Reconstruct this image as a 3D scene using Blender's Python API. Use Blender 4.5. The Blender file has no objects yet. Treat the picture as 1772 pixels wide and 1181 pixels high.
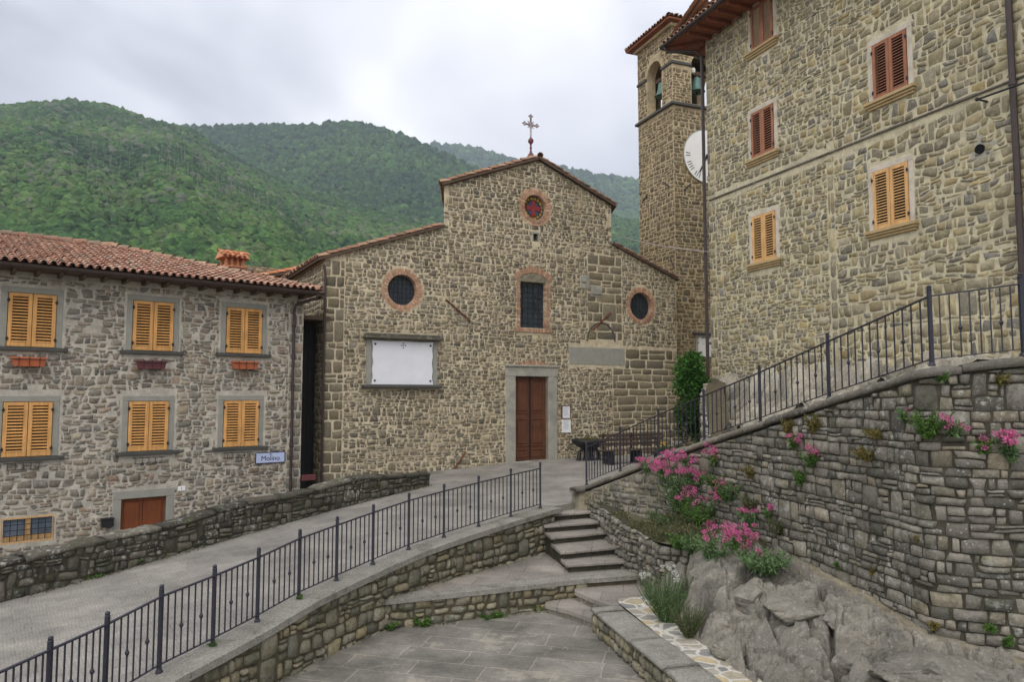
import bpy, bmesh, math, random
import numpy as np
from mathutils import Vector, Matrix
from mathutils.geometry import tessellate_polygon, delaunay_2d_cdt
R = math.radians
SC = bpy.context.scene
COL = SC.collection
random.seed(7); RNG = np.random.default_rng(7)

# ------------------------------------------------------------------ camera, sky, sun, exposure
CAMZ = 2.25; FPX = 1280.0; PITCH = math.atan(93.5/1280.0)
cam_d = bpy.data.cameras.new('camera'); cam = bpy.data.objects.new('camera', cam_d); COL.objects.link(cam)
cam.location = (0, 0, CAMZ); cam.rotation_euler = (R(90)+PITCH, 0, 0)
cam_d.sensor_width = 36; cam_d.lens = FPX/1772*36; cam_d.clip_start = .1; cam_d.clip_end = 20000
SC.camera = cam
SUN_EL, SUN_AZ = 50, -158          # azimuth measured clockwise from +Y (the view direction)
W = bpy.data.worlds.new('World'); SC.world = W; W.use_nodes = True
nt = W.node_tree; nt.nodes.clear()
def wn(t, **k):
    n = nt.nodes.new(t)
    for a, b in k.items(): setattr(n, a, b)
    return n
sky = wn('ShaderNodeTexSky', sky_type='NISHITA', sun_disc=False, sun_elevation=R(SUN_EL), sun_rotation=R(SUN_AZ))
sky.air_density = 1; sky.dust_density = 2
tcw = wn('ShaderNodeTexCoord'); sp = wn('ShaderNodeSeparateXYZ'); nt.links.new(tcw.outputs['Generated'], sp.inputs[0])
ad = wn('ShaderNodeMath', operation='MAXIMUM'); nt.links.new(sp.outputs[2], ad.inputs[0]); ad.inputs[1].default_value = 0.0
ad2 = wn('ShaderNodeMath', operation='ADD'); nt.links.new(ad.outputs[0], ad2.inputs[0]); ad2.inputs[1].default_value = .22
dx = wn('ShaderNodeMath', operation='DIVIDE'); nt.links.new(sp.outputs[0], dx.inputs[0]); nt.links.new(ad2.outputs[0], dx.inputs[1])
dy = wn('ShaderNodeMath', operation='DIVIDE'); nt.links.new(sp.outputs[1], dy.inputs[0]); nt.links.new(ad2.outputs[0], dy.inputs[1])
cb = wn('ShaderNodeCombineXYZ'); nt.links.new(dx.outputs[0], cb.inputs[0]); nt.links.new(dy.outputs[0], cb.inputs[1])
cn = wn('ShaderNodeTexNoise'); nt.links.new(cb.outputs[0], cn.inputs['Vector'])
cn.inputs['Scale'].default_value = 1.15; cn.inputs['Detail'].default_value = 4; cn.inputs['Roughness'].default_value = .5; cn.inputs['Distortion'].default_value = .5
cr = wn('ShaderNodeValToRGB'); nt.links.new(cn.outputs['Fac'], cr.inputs[0])
e = cr.color_ramp.elements; e[0].position = .36; e[0].color = (.50, .51, .585, 1); e[1].position = .64; e[1].color = (1.14, 1.14, 1.15, 1)
m5 = e.new(.5); m5.color = (.79, .80, .87, 1)
sc_ = wn('ShaderNodeVectorMath', operation='SCALE'); nt.links.new(cr.outputs[0], sc_.inputs[0]); sc_.inputs['Scale'].default_value = 10.0
mx = wn('ShaderNodeMix', data_type='RGBA'); mx.inputs[0].default_value = .93
nt.links.new(sky.outputs[0], mx.inputs[6]); nt.links.new(sc_.outputs[0], mx.inputs[7])
bg = wn('ShaderNodeBackground'); bg.inputs[1].default_value = .1; nt.links.new(mx.outputs[2], bg.inputs[0])
wo = wn('ShaderNodeOutputWorld'); nt.links.new(bg.outputs[0], wo.inputs[0])
sd = bpy.data.lights.new('sun', 'SUN'); sd.energy = 1.1; sd.angle = R(60); sd.color = (1, .95, .87)
so = bpy.data.objects.new('sun', sd); COL.objects.link(so)
_d = Vector((math.sin(R(SUN_AZ))*math.cos(R(SUN_EL)), math.cos(R(SUN_AZ))*math.cos(R(SUN_EL)), math.sin(R(SUN_EL))))
so.rotation_euler = (-_d).to_track_quat('-Z', 'Y').to_euler()
SC.view_settings.view_transform = 'Standard'; SC.view_settings.look = 'None'
SC.view_settings.gamma = 1; SC.view_settings.exposure = .53; SC.view_settings.use_curve_mapping = False

# ------------------------------------------------------------------ survey helpers (photo measurements -> metres)
def ray(px, py):
    u = (px-886)/FPX; v = (590.5-py)/FPX
    return Vector((u, math.cos(PITCH)-v*math.sin(PITCH), math.sin(PITCH)+v*math.cos(PITCH)))
def P(px, py, Y):
    d = ray(px, py); return Vector((0, 0, CAMZ)) + d*(Y/d.y)
def onz(px, py, z):
    d = ray(px, py); return Vector((0, 0, CAMZ)) + d*((z-CAMZ)/d.z)
class Frame:                       # a building's own axes: x along the facade, y into the building, z up
    def __init__(s, ox, oy, rot): s.o = Vector((ox, oy, 0)); s.r = rot; s.c = math.cos(rot); s.s = math.sin(rot)
    def w(s, x, y, z=0): return Vector((s.o.x+x*s.c-y*s.s, s.o.y+x*s.s+y*s.c, z))
    def loc(s, px, py, off=0):     # point of the plane y = off
        d = ray(px, py); n = Vector((-s.s, s.c, 0)); p0 = s.w(0, off)
        t = (p0-Vector((0, 0, CAMZ))).dot(n)/d.dot(n); q = Vector((0, 0, CAMZ))+d*t; r = q-s.o
        return (r.x*s.c+r.y*s.s, q.z)
    def rect(s, x0, y0, x1, y1, off=0):
        a = s.loc(x0, (y0+y1)/2, off)[0]; b = s.loc(x1, (y0+y1)/2, off)[0]
        t = s.loc((x0+x1)/2, y0, off)[1]; u = s.loc((x0+x1)/2, y1, off)[1]
        return a, u, b, t          # x0, z0, x1, z1

# ------------------------------------------------------------------ numpy noise
def _h(i, j, k):
    n = (i*374761393+j*668265263+k*2147483647+1274126177) & 0xffffffff
    n = ((n ^ (n >> 13))*1274126177) & 0xffffffff
    return ((n ^ (n >> 16)) & 0xffff)/65535.0
def vnoise(x, y, z=0):
    x, y, z = np.broadcast_arrays(np.asarray(x, float), np.asarray(y, float), np.asarray(z, float))
    i = np.floor(x).astype(np.int64); j = np.floor(y).astype(np.int64); k = np.floor(z).astype(np.int64)
    a = x-i; b = y-j; c = z-k; a = a*a*(3-2*a); b = b*b*(3-2*b); c = c*c*(3-2*c)
    r = 0
    for di in (0, 1):
        for dj in (0, 1):
            for dk in (0, 1):
                r = r+_h(i+di, j+dj, k+dk)*(a if di else 1-a)*(b if dj else 1-b)*(c if dk else 1-c)
    return r*2-1
def fbm(x, y, z=0, o=4):
    r = 0; f = 1; a = 1
    for q in range(o): r = r+a*vnoise(np.asarray(x)*f+q*17.3, np.asarray(y)*f+q*9.1, np.asarray(z)*f); f *= 2.03; a *= .5
    return r
def worley(x, y, seed=0):          # F1, F2, id
    i = np.floor(x).astype(np.int64); j = np.floor(y).astype(np.int64)
    f1 = np.full(x.shape, 9.); f2 = np.full(x.shape, 9.); cid = np.zeros(x.shape); tl = np.zeros(x.shape)
    for di in (-2, -1, 0, 1, 2):
        for dj in (-2, -1, 0, 1, 2):
            px_ = i+di+_h(i+di, j+dj, np.int64(seed)); py_ = j+dj+_h(i+di, j+dj, np.int64(seed+91))
            d = np.hypot(px_-x, py_-y); idc = _h(i+di, j+dj, np.int64(seed+55))
            m = d < f1; f2 = np.where(m, f1, np.minimum(f2, d)); cid = np.where(m, idc, cid); tl = np.where(m, (x-px_)*(_h(i+di, j+dj, np.int64(seed+7))-.5)+(y-py_)*(_h(i+di, j+dj, np.int64(seed+8))-.5), tl); f1 = np.where(m, d, f1)
    return f1, f2, cid, tl

# ------------------------------------------------------------------ mesh building
class MB:
    def __init__(s): s.V = []; s.F = {3: [], 4: []}; s.C = []; s.n = 0; s.ng = []
    def add(s, V, F, c=None):
        V = np.asarray(V, float).reshape(-1, 3); s.V.append(V)
        if c is None: c = (.5, .5, .5)
        c = np.asarray(c, float)
        s.C.append(np.broadcast_to(c, (len(V), 3)) if c.ndim == 1 else c)
        if isinstance(F, np.ndarray): s.F[F.shape[1]].append(F+s.n)
        else:
            for f in F:
                if len(f) in (3, 4): s.F[len(f)].append(np.array([f])+s.n)
                else: s.ng.append([q+s.n for q in f])
        s.n += len(V)
    def box(s, x0, y0, z0, x1, y1, z1, c=None, M=None):
        V = np.array([(x, y, z) for x in (x0, x1) for y in (y0, y1) for z in (z0, z1)], float)
        if M is not None: V = np.array([M @ Vector(v) for v in V])
        s.add(V, np.array([(0, 1, 3, 2), (4, 6, 7, 5), (0, 4, 5, 1), (2, 3, 7, 6), (0, 2, 6, 4), (1, 5, 7, 3)]), c)
    def bbox(s, x0, y0, z0, x1, y1, z1, b=.012, c=None, M=None):     # box with chamfered edges
        x0, x1 = min(x0, x1), max(x0, x1); y0, y1 = min(y0, y1), max(y0, y1); z0, z1 = min(z0, z1), max(z0, z1)
        b = min(b, (x1-x0)*.3, (y1-y0)*.3, (z1-z0)*.3)
        lo = (x0, y0, z0); hi = (x1, y1, z1); V = []; idx = {}
        for sx in (0, 1):
            for sy in (0, 1):
                for sz in (0, 1):
                    cor = [hi[0] if sx else lo[0], hi[1] if sy else lo[1], hi[2] if sz else lo[2]]
                    inn = [-b if sx else b, -b if sy else b, -b if sz else b]
                    for ax in range(3):
                        v = [cor[k]+(0 if k == ax else inn[k]) for k in range(3)]
                        idx[(sx, sy, sz, ax)] = len(V); V.append(v)
        F = []
        for ax in range(3):
            for sd_ in (0, 1):
                o = [k for k in range(3) if k != ax]; q = []
                for (a, b_) in ((0, 0), (1, 0), (1, 1), (0, 1)):
                    t = [0, 0, 0]; t[ax] = sd_; t[o[0]] = a; t[o[1]] = b_; q.append(idx[(*t, ax)])
                F.append(q)
        for ax in range(3):
            o = [k for k in range(3) if k != ax]
            for a in (0, 1):
                for b_ in (0, 1):
                    t0 = [0, 0, 0]; t1 = [0, 0, 0]; t0[ax] = 0; t1[ax] = 1
                    for t in (t0, t1): t[o[0]] = a; t[o[1]] = b_
                    F.append([idx[(*t0, o[0])], idx[(*t0, o[1])], idx[(*t1, o[1])], idx[(*t1, o[0])]])
        for sx in (0, 1):
            for sy in (0, 1):
                for sz in (0, 1): F.append([idx[(sx, sy, sz, k)] for k in range(3)])
        if M is not None: V = [M @ Vector(v) for v in V]
        s.add(V, F, c)
    def tube(s, pts, r, n=8, c=None, cap=True):
        pts = [Vector(p) for p in pts]; rs = r if isinstance(r, (list, tuple)) else [r]*len(pts); V = []; F = []
        up = Vector((0, 0, 1)); prev = None
        for i, p in enumerate(pts):
            t = (pts[min(i+1, len(pts)-1)]-pts[max(i-1, 0)]).normalized()
            a = t.cross(up) if prev is None else (prev-t*prev.dot(t))
            if a.length < 1e-3: a = t.cross(Vector((1, 0, 0)))
            a.normalize(); prev = a.copy(); b = t.cross(a)
            for k in range(n):
                an = 2*math.pi*k/n; V.append(p+(a*math.cos(an)+b*math.sin(an))*rs[i])
        for i in range(len(pts)-1):
            for k in range(n): F.append([i*n+k, i*n+(k+1) % n, (i+1)*n+(k+1) % n, (i+1)*n+k])
        if cap: F.append(list(range(n))); F.append([(len(pts)-1)*n+k for k in range(n)][::-1])
        s.add(V, F, c)
    def lathe(s, o, prof, n=20, c=None, ax=None):      # prof: (radius, height)
        V = []; F = []; o = Vector(o)
        for (r, h) in prof:
            for k in range(n):
                a = 2*math.pi*k/n; V.append(o+Vector((r*math.cos(a), r*math.sin(a), h)))
        for i in range(len(prof)-1):
            for k in range(n): F.append([i*n+k, i*n+(k+1) % n, (i+1)*n+(k+1) % n, (i+1)*n+k])
        F.append(list(range(n))); F.append([(len(prof)-1)*n+k for k in range(n)])
        s.add(V, F, c)
    def build(s, name, mat=None, parent=None, smooth=False, label=None):
        me = bpy.data.meshes.new(name)
        V = np.concatenate(s.V) if s.V else np.zeros((0, 3))
        T = np.concatenate(s.F[3]) if s.F[3] else np.zeros((0, 3), int)
        Q = np.concatenate(s.F[4]) if s.F[4] else np.zeros((0, 4), int)
        ngl = [len(f) for f in s.ng]
        li = np.concatenate([T.ravel(), Q.ravel()]+[np.array(f) for f in s.ng]).astype(np.int32)
        tot = np.concatenate([np.full(len(T), 3), np.full(len(Q), 4), np.array(ngl, int)]).astype(np.int32)
        st = (np.cumsum(tot)-tot).astype(np.int32)
        me.vertices.add(len(V)); me.vertices.foreach_set('co', V.astype(np.float32).ravel())
        me.loops.add(len(li)); me.loops.foreach_set('vertex_index', li)
        me.polygons.add(len(tot)); me.polygons.foreach_set('loop_start', st); me.polygons.foreach_set('loop_total', tot)
        me.polygons.foreach_set('use_smooth', np.full(len(tot), bool(smooth)))
        me.update(calc_edges=True); me.validate()
        bm_ = me.attributes.new('tone', 'FLOAT_COLOR', 'POINT')
        C4 = np.concatenate([np.concatenate(s.C), np.ones((len(V), 1))], 1).astype(np.float32)
        if len(me.vertices) == len(V): bm_.data.foreach_set('color', C4.ravel())
        if mat: me.materials.append(mat)
        o = bpy.data.objects.new(name, me); COL.objects.link(o)
        if parent is not None: o.parent = parent
        if label: o['label'] = label
        return o
def fixn(o):
    b = bmesh.new(); b.from_mesh(o.data); bmesh.ops.recalc_face_normals(b, faces=b.faces); b.to_mesh(o.data); b.free(); return o
def tag(o, label=None, cat=None, group=None, kind=None):
    if label: o['label'] = label
    if cat: o['category'] = cat
    if group: o['group'] = group
    if kind: o['kind'] = kind
    return o
def thing(name, label, cat, loc=(0, 0, 0), rz=0, group=None):
    o = bpy.data.objects.new(name, None); COL.objects.link(o); o.location = loc; o.rotation_euler = (0, 0, rz)
    o.empty_display_size = .3
    return tag(o, label, cat, group)
def panel(mb, outer, holes, fn, reveal=0, back=None):      # flat wall with openings; fn(a,b,d)->xyz
    polys = [[Vector((a, b, 0)) for a, b in outer]]+[[Vector((a, b, 0)) for a, b in h] for h in holes]
    flat = [p for pl in polys for p in pl]; tr = tessellate_polygon(polys)
    mb.add([fn(p.x, p.y, 0) for p in flat], [list(t) for t in tr])
    for h in holes:
        n = len(h); V = [fn(a, b, 0) for a, b in h]+[fn(a, b, reveal) for a, b in h]
        mb.add(V, [[i, (i+1) % n, n+(i+1) % n, n+i] for i in range(n)])
def rectp(x0, z0, x1, z1): return [(x0, z0), (x1, z0), (x1, z1), (x0, z1)]
def circp(cx, cz, r, n=40): return [(cx+r*math.cos(2*math.pi*k/n), cz+r*math.sin(2*math.pi*k/n)) for k in range(n)]
def archp(x0, z0, x1, zs, n=12, rise=None):
    r = (x1-x0)/2; rise = rise or r; cx = (x0+x1)/2
    return [(x0, z0), (x1, z0)]+[(cx+r*math.cos(math.pi*k/n), zs+rise*math.sin(math.pi*k/n)) for k in range(n+1)]
def inside(p, poly):
    x, y = p; c = False; n = len(poly)
    for i in range(n):
        x0, y0 = poly[i]; x1, y1 = poly[i-1]
        if (y0 > y) != (y1 > y) and x < (x1-x0)*(y-y0)/(y1-y0)+x0: c = not c
    return c
def sheet(name, outline, zfn, step, mat, kind='structure'):   # ground sheet with a height function
    n = len(outline); vs = [Vector(p) for p in outline]
    xs = [p[0] for p in outline]; ys = [p[1] for p in outline]
    x = min(xs)
    while x < max(xs):
        y = min(ys)
        while y < max(ys):
            if inside((x, y), outline): vs.append(Vector((x, y)))
            y += step
        x += step
    v2, e2, f2, _, _, _ = delaunay_2d_cdt(vs, [], [list(range(n))], 1, 1e-5)
    me = bpy.data.meshes.new(name); me.from_pydata([(v.x, v.y, zfn(v.x, v.y)) for v in v2], [], [list(f) for f in f2])
    me.update()
    for p in me.polygons: p.use_smooth = True
    me.materials.append(mat); o = bpy.data.objects.new(name, me); COL.objects.link(o)
    if kind: o['kind'] = kind
    return fixn(o)

# ------------------------------------------------------------------ materials
def lin(c): c = c/255; return c/12.92 if c <= .04045 else ((c+.055)/1.055)**2.4
def K(r, g, b, k=.72): return (min(lin(r)/k, .9), min(lin(g)/k, .9), min(lin(b)/k, .9), 1)
class NT:
    def __init__(s, name):
        s.m = bpy.data.materials.new(name); s.m.use_nodes = True; s.t = s.m.node_tree; s.t.nodes.clear()
        s.out = s.t.nodes.new('ShaderNodeOutputMaterial'); s.tc = s.t.nodes.new('ShaderNodeTexCoord')
        s.bs = s.t.nodes.new('ShaderNodeBsdfPrincipled'); s.lk(s.bs.outputs[0], s.out.inputs[0])
    def lk(s, a, b): s.t.links.new(a, b)
    def set(s, inp, v):
        if hasattr(v, 'is_output') or hasattr(v, 'links'): s.lk(v, inp)
        else:
            if isinstance(v, tuple) and inp.type == 'VECTOR': v = v[:3]
            inp.default_value = v
    def N(s, t, **k):
        n = s.t.nodes.new(t)
        for a, b in k.items(): setattr(n, a, b)
        return n
    def math(s, op, a, b=0, c=None, clamp=False):
        n = s.N('ShaderNodeMath', operation=op, use_clamp=clamp); s.set(n.inputs[0], a); s.set(n.inputs[1], b)
        if c is not None: s.set(n.inputs[2], c)
        return n.outputs[0]
    def vmath(s, op, a, b):
        n = s.N('ShaderNodeVectorMath', operation=op); s.set(n.inputs[0], a)
        if op == 'SCALE': s.set(n.inputs['Scale'], b)
        else: s.set(n.inputs[1], b)
        return n.outputs[0]
    def noise(s, v, scale, detail=3, rough=.55, col=False, dist=0):
        n = s.N('ShaderNodeTexNoise'); s.lk(v, n.inputs['Vector']); n.inputs['Scale'].default_value = scale
        n.inputs['Detail'].default_value = detail; n.inputs['Roughness'].default_value = rough; n.inputs['Distortion'].default_value = dist
        return n.outputs['Color' if col else 'Fac']
    def vor(s, v, scale, feat='F1', out='Distance', rnd=1.0):
        n = s.N('ShaderNodeTexVoronoi', feature=feat); s.lk(v, n.inputs['Vector']); n.inputs['Scale'].default_value = scale
        n.inputs['Randomness'].default_value = rnd
        return n.outputs[out]
    def ramp(s, f, stops, interp='LINEAR'):
        n = s.N('ShaderNodeValToRGB'); s.lk(f, n.inputs[0]); n.color_ramp.interpolation = interp; e = n.color_ramp.elements
        while len(e) < len(stops): e.new(.5)
        for q, (p, c) in zip(e, stops): q.position = p; q.color = c if len(c) == 4 else (*c, 1)
        return n.outputs[0]
    def mix(s, f, a, b, blend='MIX'):
        n = s.N('ShaderNodeMix', data_type='RGBA', blend_type=blend); s.set(n.inputs[0], f); s.set(n.inputs[6], a); s.set(n.inputs[7], b)
        return n.outputs[2]
    def mixf(s, f, a, b):
        n = s.N('ShaderNodeMix', data_type='FLOAT'); s.set(n.inputs[0], f); s.set(n.inputs[2], a); s.set(n.inputs[3], b); return n.outputs[0]
    def mr(s, v, a, b, c=0, d=1, smooth=False):
        n = s.N('ShaderNodeMapRange'); n.interpolation_type = 'SMOOTHSTEP' if smooth else 'LINEAR'
        s.set(n.inputs[0], v); s.set(n.inputs[1], a); s.set(n.inputs[2], b); s.set(n.inputs[3], c); s.set(n.inputs[4], d); return n.outputs[0]
    def tint(s, col, f, lo, hi):   # multiply by a value between lo and hi
        v = s.mr(f, .25, .75, lo, hi); n = s.vmath('SCALE', col, v); return n
    def bump(s, h, strength=.5, dist=.02):
        n = s.N('ShaderNodeBump'); n.inputs['Strength'].default_value = strength; n.inputs['Distance'].default_value = dist
        s.lk(h, n.inputs['Height']); s.lk(n.outputs[0], s.bs.inputs['Normal'])
    def tone(s):
        n = s.N('ShaderNodeAttribute'); n.attribute_name = 'tone'; sp = s.N('ShaderNodeSeparateColor'); s.lk(n.outputs['Color'], sp.inputs[0])
        return sp.outputs
    def fin(s, col, rough=.9, spec=.25, metal=0):
        s.set(s.bs.inputs['Base Color'], col); s.set(s.bs.inputs['Roughness'], rough)
        s.bs.inputs['Specular IOR Level'].default_value = spec; s.bs.inputs['Metallic'].default_value = metal
        return s.m
def plain(name, c, rough=.7, spec=.3, var=.25, scale=6, bump=0, bs=40, metal=0, stain=None):
    n = NT(name); v = n.tc.outputs['Object']
    col = n.tint(c, n.noise(v, scale, 4, .6), 1-var, 1+var*.6)
    if stain: col = n.mix(n.mr(n.noise(v, 1.7, 5, .65), .48, .66), col, stain)
    if bump: n.bump(n.noise(v, bs, 4, .6), bump, .01)
    return n.fin(col, rough, spec, metal)
def rubble(name, stones, mortar, scale=(3.0, 3.0, 6.2), wid=1.0, bump=.9, dist=.16, ashlar=None, ash_cols=None, dirt=.35, fill=.0, low=None, moss=0):
    n = NT(name); v = n.tc.outputs['Object']
    d1 = n.vmath('SCALE', n.vmath('SUBTRACT', n.noise(v, 1.9, 2, .5, True), (.5, .5, .5)), dist*2.2)
    d2 = n.vmath('SCALE', n.vmath('SUBTRACT', n.noise(v, 8.5, 3, .6, True), (.5, .5, .5)), dist*.75)
    v2 = n.vmath('ADD', n.vmath('ADD', v, d1), d2)
    v3 = n.vmath('MULTIPLY', v2, scale)
    sel = n.mr(n.noise(v, .55, 2, .5), .46, .54, 0, 1)
    cA = n.vor(v3, 1, 'F1', 'Color'); eA = n.vor(v3, 1, 'DISTANCE_TO_EDGE')
    cB = n.vor(v3, 1.55, 'F1', 'Color'); eB = n.math('DIVIDE', n.vor(v3, 1.55, 'DISTANCE_TO_EDGE'), 1.3)
    cc = n.mix(sel, cA, cB); ee = n.mixf(sel, eA, eB)
    sp = n.N('ShaderNodeSeparateColor'); n.lk(cc, sp.inputs[0])
    k = len(stones); st = n.ramp(sp.outputs[0], [((i+.0)/k, c) for i, c in enumerate(stones)], 'CONSTANT')
    st = n.mix(.35, st, n.ramp(sp.outputs[0], [(i/(k-1), c) for i, c in enumerate(stones)]))
    st = n.vmath('SCALE', st, n.mr(sp.outputs[1], 0, 1, .72, 1.22))
    fine = n.noise(v, 14, 6, .7); st = n.tint(st, fine, .72, 1.25)
    grain = n.noise(v, 70, 3, .7); st = n.tint(st, grain, .86, 1.14)
    wn_ = n.noise(v, 1.6, 3, .6)
    w = n.mr(wn_, .3, .7, .03*wid, .16*wid)
    mask = n.mr(ee, n.math('MULTIPLY', w, .45), n.math('ADD', w, .03), 0, 1, True)
    mor = n.tint(mortar, n.noise(v, 5, 5, .7), .62, 1.15); mor = n.tint(mor, grain, .85, 1.12)
    col = n.mix(mask, mor, st)
    # narrow open joints beside the pointing
    gap = n.math('MULTIPLY', n.mr(ee, n.math('ADD', w, .0), n.math('ADD', w, .045), 1, 0, True), mask)
    gap = n.math('MULTIPLY', gap, n.mr(n.noise(v, 3.1, 3, .6), .42, .62, 0, 1))
    col = n.vmath('SCALE', col, n.mr(gap, 0, .5, 1, .5))
    h = n.math('ADD', n.math('MULTIPLY', n.mr(ee, 0, .3, 0, 1, True), .8), n.math('MULTIPLY', fine, .38))
    h = n.math('SUBTRACT', h, n.math('MULTIPLY', gap, .7))
    if ashlar:
        sx = n.N('ShaderNodeSeparateXYZ'); n.lk(v2, sx.inputs[0]); so_ = n.N('ShaderNodeSeparateXYZ'); n.lk(v, so_.inputs[0])
        d3 = n.vmath('ADD', v, n.vmath('SCALE', d2, .5)); s3 = n.N('ShaderNodeSeparateXYZ'); n.lk(d3, s3.inputs[0])
        cv = n.N('ShaderNodeCombineXYZ'); n.lk(n.math('ADD', s3.outputs[0], s3.outputs[1]), cv.inputs[0]); n.lk(s3.outputs[2], cv.inputs[1])
        br = n.N('ShaderNodeTexBrick'); n.lk(cv.outputs[0], br.inputs['Vector']); br.offset = .42; br.squash = 1.35; br.squash_frequency = 3
        br.inputs['Scale'].default_value = 1; br.inputs['Brick Width'].default_value = .62; br.inputs['Row Height'].default_value = .33
        br.inputs['Mortar Size'].default_value = .014; br.inputs['Mortar Smooth'].default_value = .25; br.inputs['Bias'].default_value = 0
        a1, a2 = ash_cols; br.inputs['Color1'].default_value = a1; br.inputs['Color2'].default_value = a2; br.inputs['Mortar'].default_value = mortar
        ac = n.tint(n.tint(br.outputs['Color'], fine, .68, 1.25), n.noise(v, 2.3, 3, .6), .8, 1.15)
        am = None
        for (x0, x1, z0, z1) in ashlar:
            a = n.mr(s3.outputs[0], x0, x0+.02); b = n.mr(s3.outputs[0], x1-.02, x1, 1, 0)
            c = n.mr(s3.outputs[2], z0, z0+.02); d = n.mr(s3.outputs[2], z1-.02, z1, 1, 0)
            q = n.math('MULTIPLY', n.math('MULTIPLY', a, b), n.math('MULTIPLY', c, d))
            am = q if am is None else n.math('MAXIMUM', am, q)
        am = n.math('MULTIPLY', am, n.mr(n.noise(v, 1.1, 2, .5), .3, .4, 0, 1))
        col = n.mix(am, col, ac); hb = n.math('ADD', n.math('MULTIPLY', br.outputs['Fac'], -.6), n.math('ADD', .7, n.math('MULTIPLY', fine, .35)))
        h = n.mixf(am, h, hb)
    col = n.tint(col, n.noise(v, .45, 4, .6), 1-dirt, 1+dirt*.55)
    col = n.mix(n.mr(n.noise(v, .9, 5, .7), .52, .78, 0, .45), col, n.vmath('MULTIPLY', col, (.62, .64, .68)))
    if moss:
        so2 = n.N('ShaderNodeSeparateXYZ'); n.lk(v, so2.inputs[0])
        col = n.mix(n.math('MULTIPLY', n.mr(n.noise(v, 2.2, 5, .7), .5, .62), moss), col, (.045, .06, .02, 1))
    n.bump(h, bump, .035)
    return n.fin(col, .95, .15)
def stonemat(name, c1, c2, c3, lichen=.5, moss=.3, grain=1, ochre=None):       # for walls built stone by stone ('tone' carries a random per stone)
    n = NT(name); v = n.tc.outputs['Object']; t = n.tone()
    col = n.ramp(t[0], [(0, c1), (.4, c2), (.75, c3), (1, ochre or c2)])
    col = n.vmath('SCALE', col, n.mr(t[1], 0, 1, .7, 1.25))
    f = n.noise(v, 16, 7, .72); col = n.tint(col, f, .6, 1.35)
    g = n.noise(v, 75, 3, .7); col = n.tint(col, g, .8, 1.2)
    lm = n.math('MULTIPLY', n.mr(n.noise(v, 9, 6, .75), .54, .6), n.mr(n.noise(v, 1.2, 2, .5), .45, .6))
    lv = n.math('MULTIPLY', n.mr(n.vor(v, 17, 'F1'), .16, .24, 1, 0), n.mr(n.noise(v, 2.1, 3, .6), .5, .62))
    col = n.mix(n.math('MULTIPLY', n.math('MAXIMUM', lm, lv), lichen), col, (.40, .40, .36, 1))
    mm = n.math('MULTIPLY', n.mr(n.noise(v, 3.3, 5, .7), .52, .64), moss)
    col = n.mix(mm, col, (.06, .075, .025, 1))
    n.bump(n.math('ADD', f, n.math('MULTIPLY', g, .25)), .75, .03)
    return n.fin(col, .95, .15)
def paving(name, c1, c2, joint, w, h, ang=0, jsize=.012, stripes=False, patch=None, wear=.3):
    n = NT(name); v = n.tc.outputs['Object']
    mp = n.N('ShaderNodeMapping'); n.lk(v, mp.inputs[0]); mp.inputs['Rotation'].default_value = (0, 0, ang)
    vv = n.vmath('ADD', mp.outputs[0], n.vmath('SCALE', n.vmath('SUBTRACT', n.noise(v, 3, 3, .6, True), (.5, .5, .5)), .09))
    br = n.N('ShaderNodeTexBrick'); n.lk(vv, br.inputs['Vector']); br.inputs['Scale'].default_value = 1
    br.inputs['Brick Width'].default_value = w; br.inputs['Row Height'].default_value = h; br.inputs['Mortar Size'].default_value = jsize
    br.inputs['Mortar Smooth'].default_value = .3; br.squash = 1.4; br.squash_frequency = 3; br.offset = .37
    br.inputs['Color1'].default_value = c1; br.inputs['Color2'].default_value = c2; br.inputs['Mortar'].default_value = joint
    col = n.tint(br.outputs['Color'], n.noise(v, 1.1, 5, .65), 1-wear, 1+wear)
    f = n.noise(v, 22, 6, .7); col = n.tint(col, f, .74, 1.24); g = n.noise(v, 110, 2, .6); col = n.tint(col, g, .85, 1.15)
    h_ = n.math('ADD', n.math('MULTIPLY', br.outputs['Fac'], -.5), n.math('MULTIPLY', f, .3))
    if stripes:      # tooled grooves across each slab
        wv = n.N('ShaderNodeTexWave', wave_type='BANDS', bands_direction='X'); n.lk(vv, wv.inputs['Vector']); wv.inputs['Scale'].default_value = 7
        wv.inputs['Distortion'].default_value = 1.5; wv.inputs['Detail'].default_value = 3
        col = n.tint(col, wv.outputs['Fac'], .93, 1.06); h_ = n.math('ADD', h_, n.math('MULTIPLY', wv.outputs['Fac'], .08))
    if patch:
        pm = n.mr(n.noise(v, 1.5, 6, .75), .56, .62); col = n.mix(n.math('MULTIPLY', pm, .6), col, patch)
    col = n.mix(n.mr(n.noise(v, .7, 5, .65), .5, .7, 0, .5), col, n.vmath('MULTIPLY', col, (.6, .6, .62)))
    n.bump(h_, .5, .02)
    return n.fin(col, .8, .3)
def rooftile(name, a, b, c, d):
    n = NT(name); v = n.tc.outputs['Object']; t = n.tone()
    col = n.ramp(t[0], [(0, a), (.35, b), (.7, c), (1, d)])
    col = n.vmath('SCALE', col, n.mr(t[1], 0, 1, .8, 1.14))
    col = n.tint(col, n.noise(v, 9, 5, .7), .8, 1.2)
    col = n.mix(n.mr(n.noise(v, 5, 6, .75), .56, .68, 0, .65), col, (.16, .14, .11, 1))
    n.bump(n.noise(v, 30, 4, .7), .4, .01)
    return n.fin(col, .9, .2)
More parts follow.
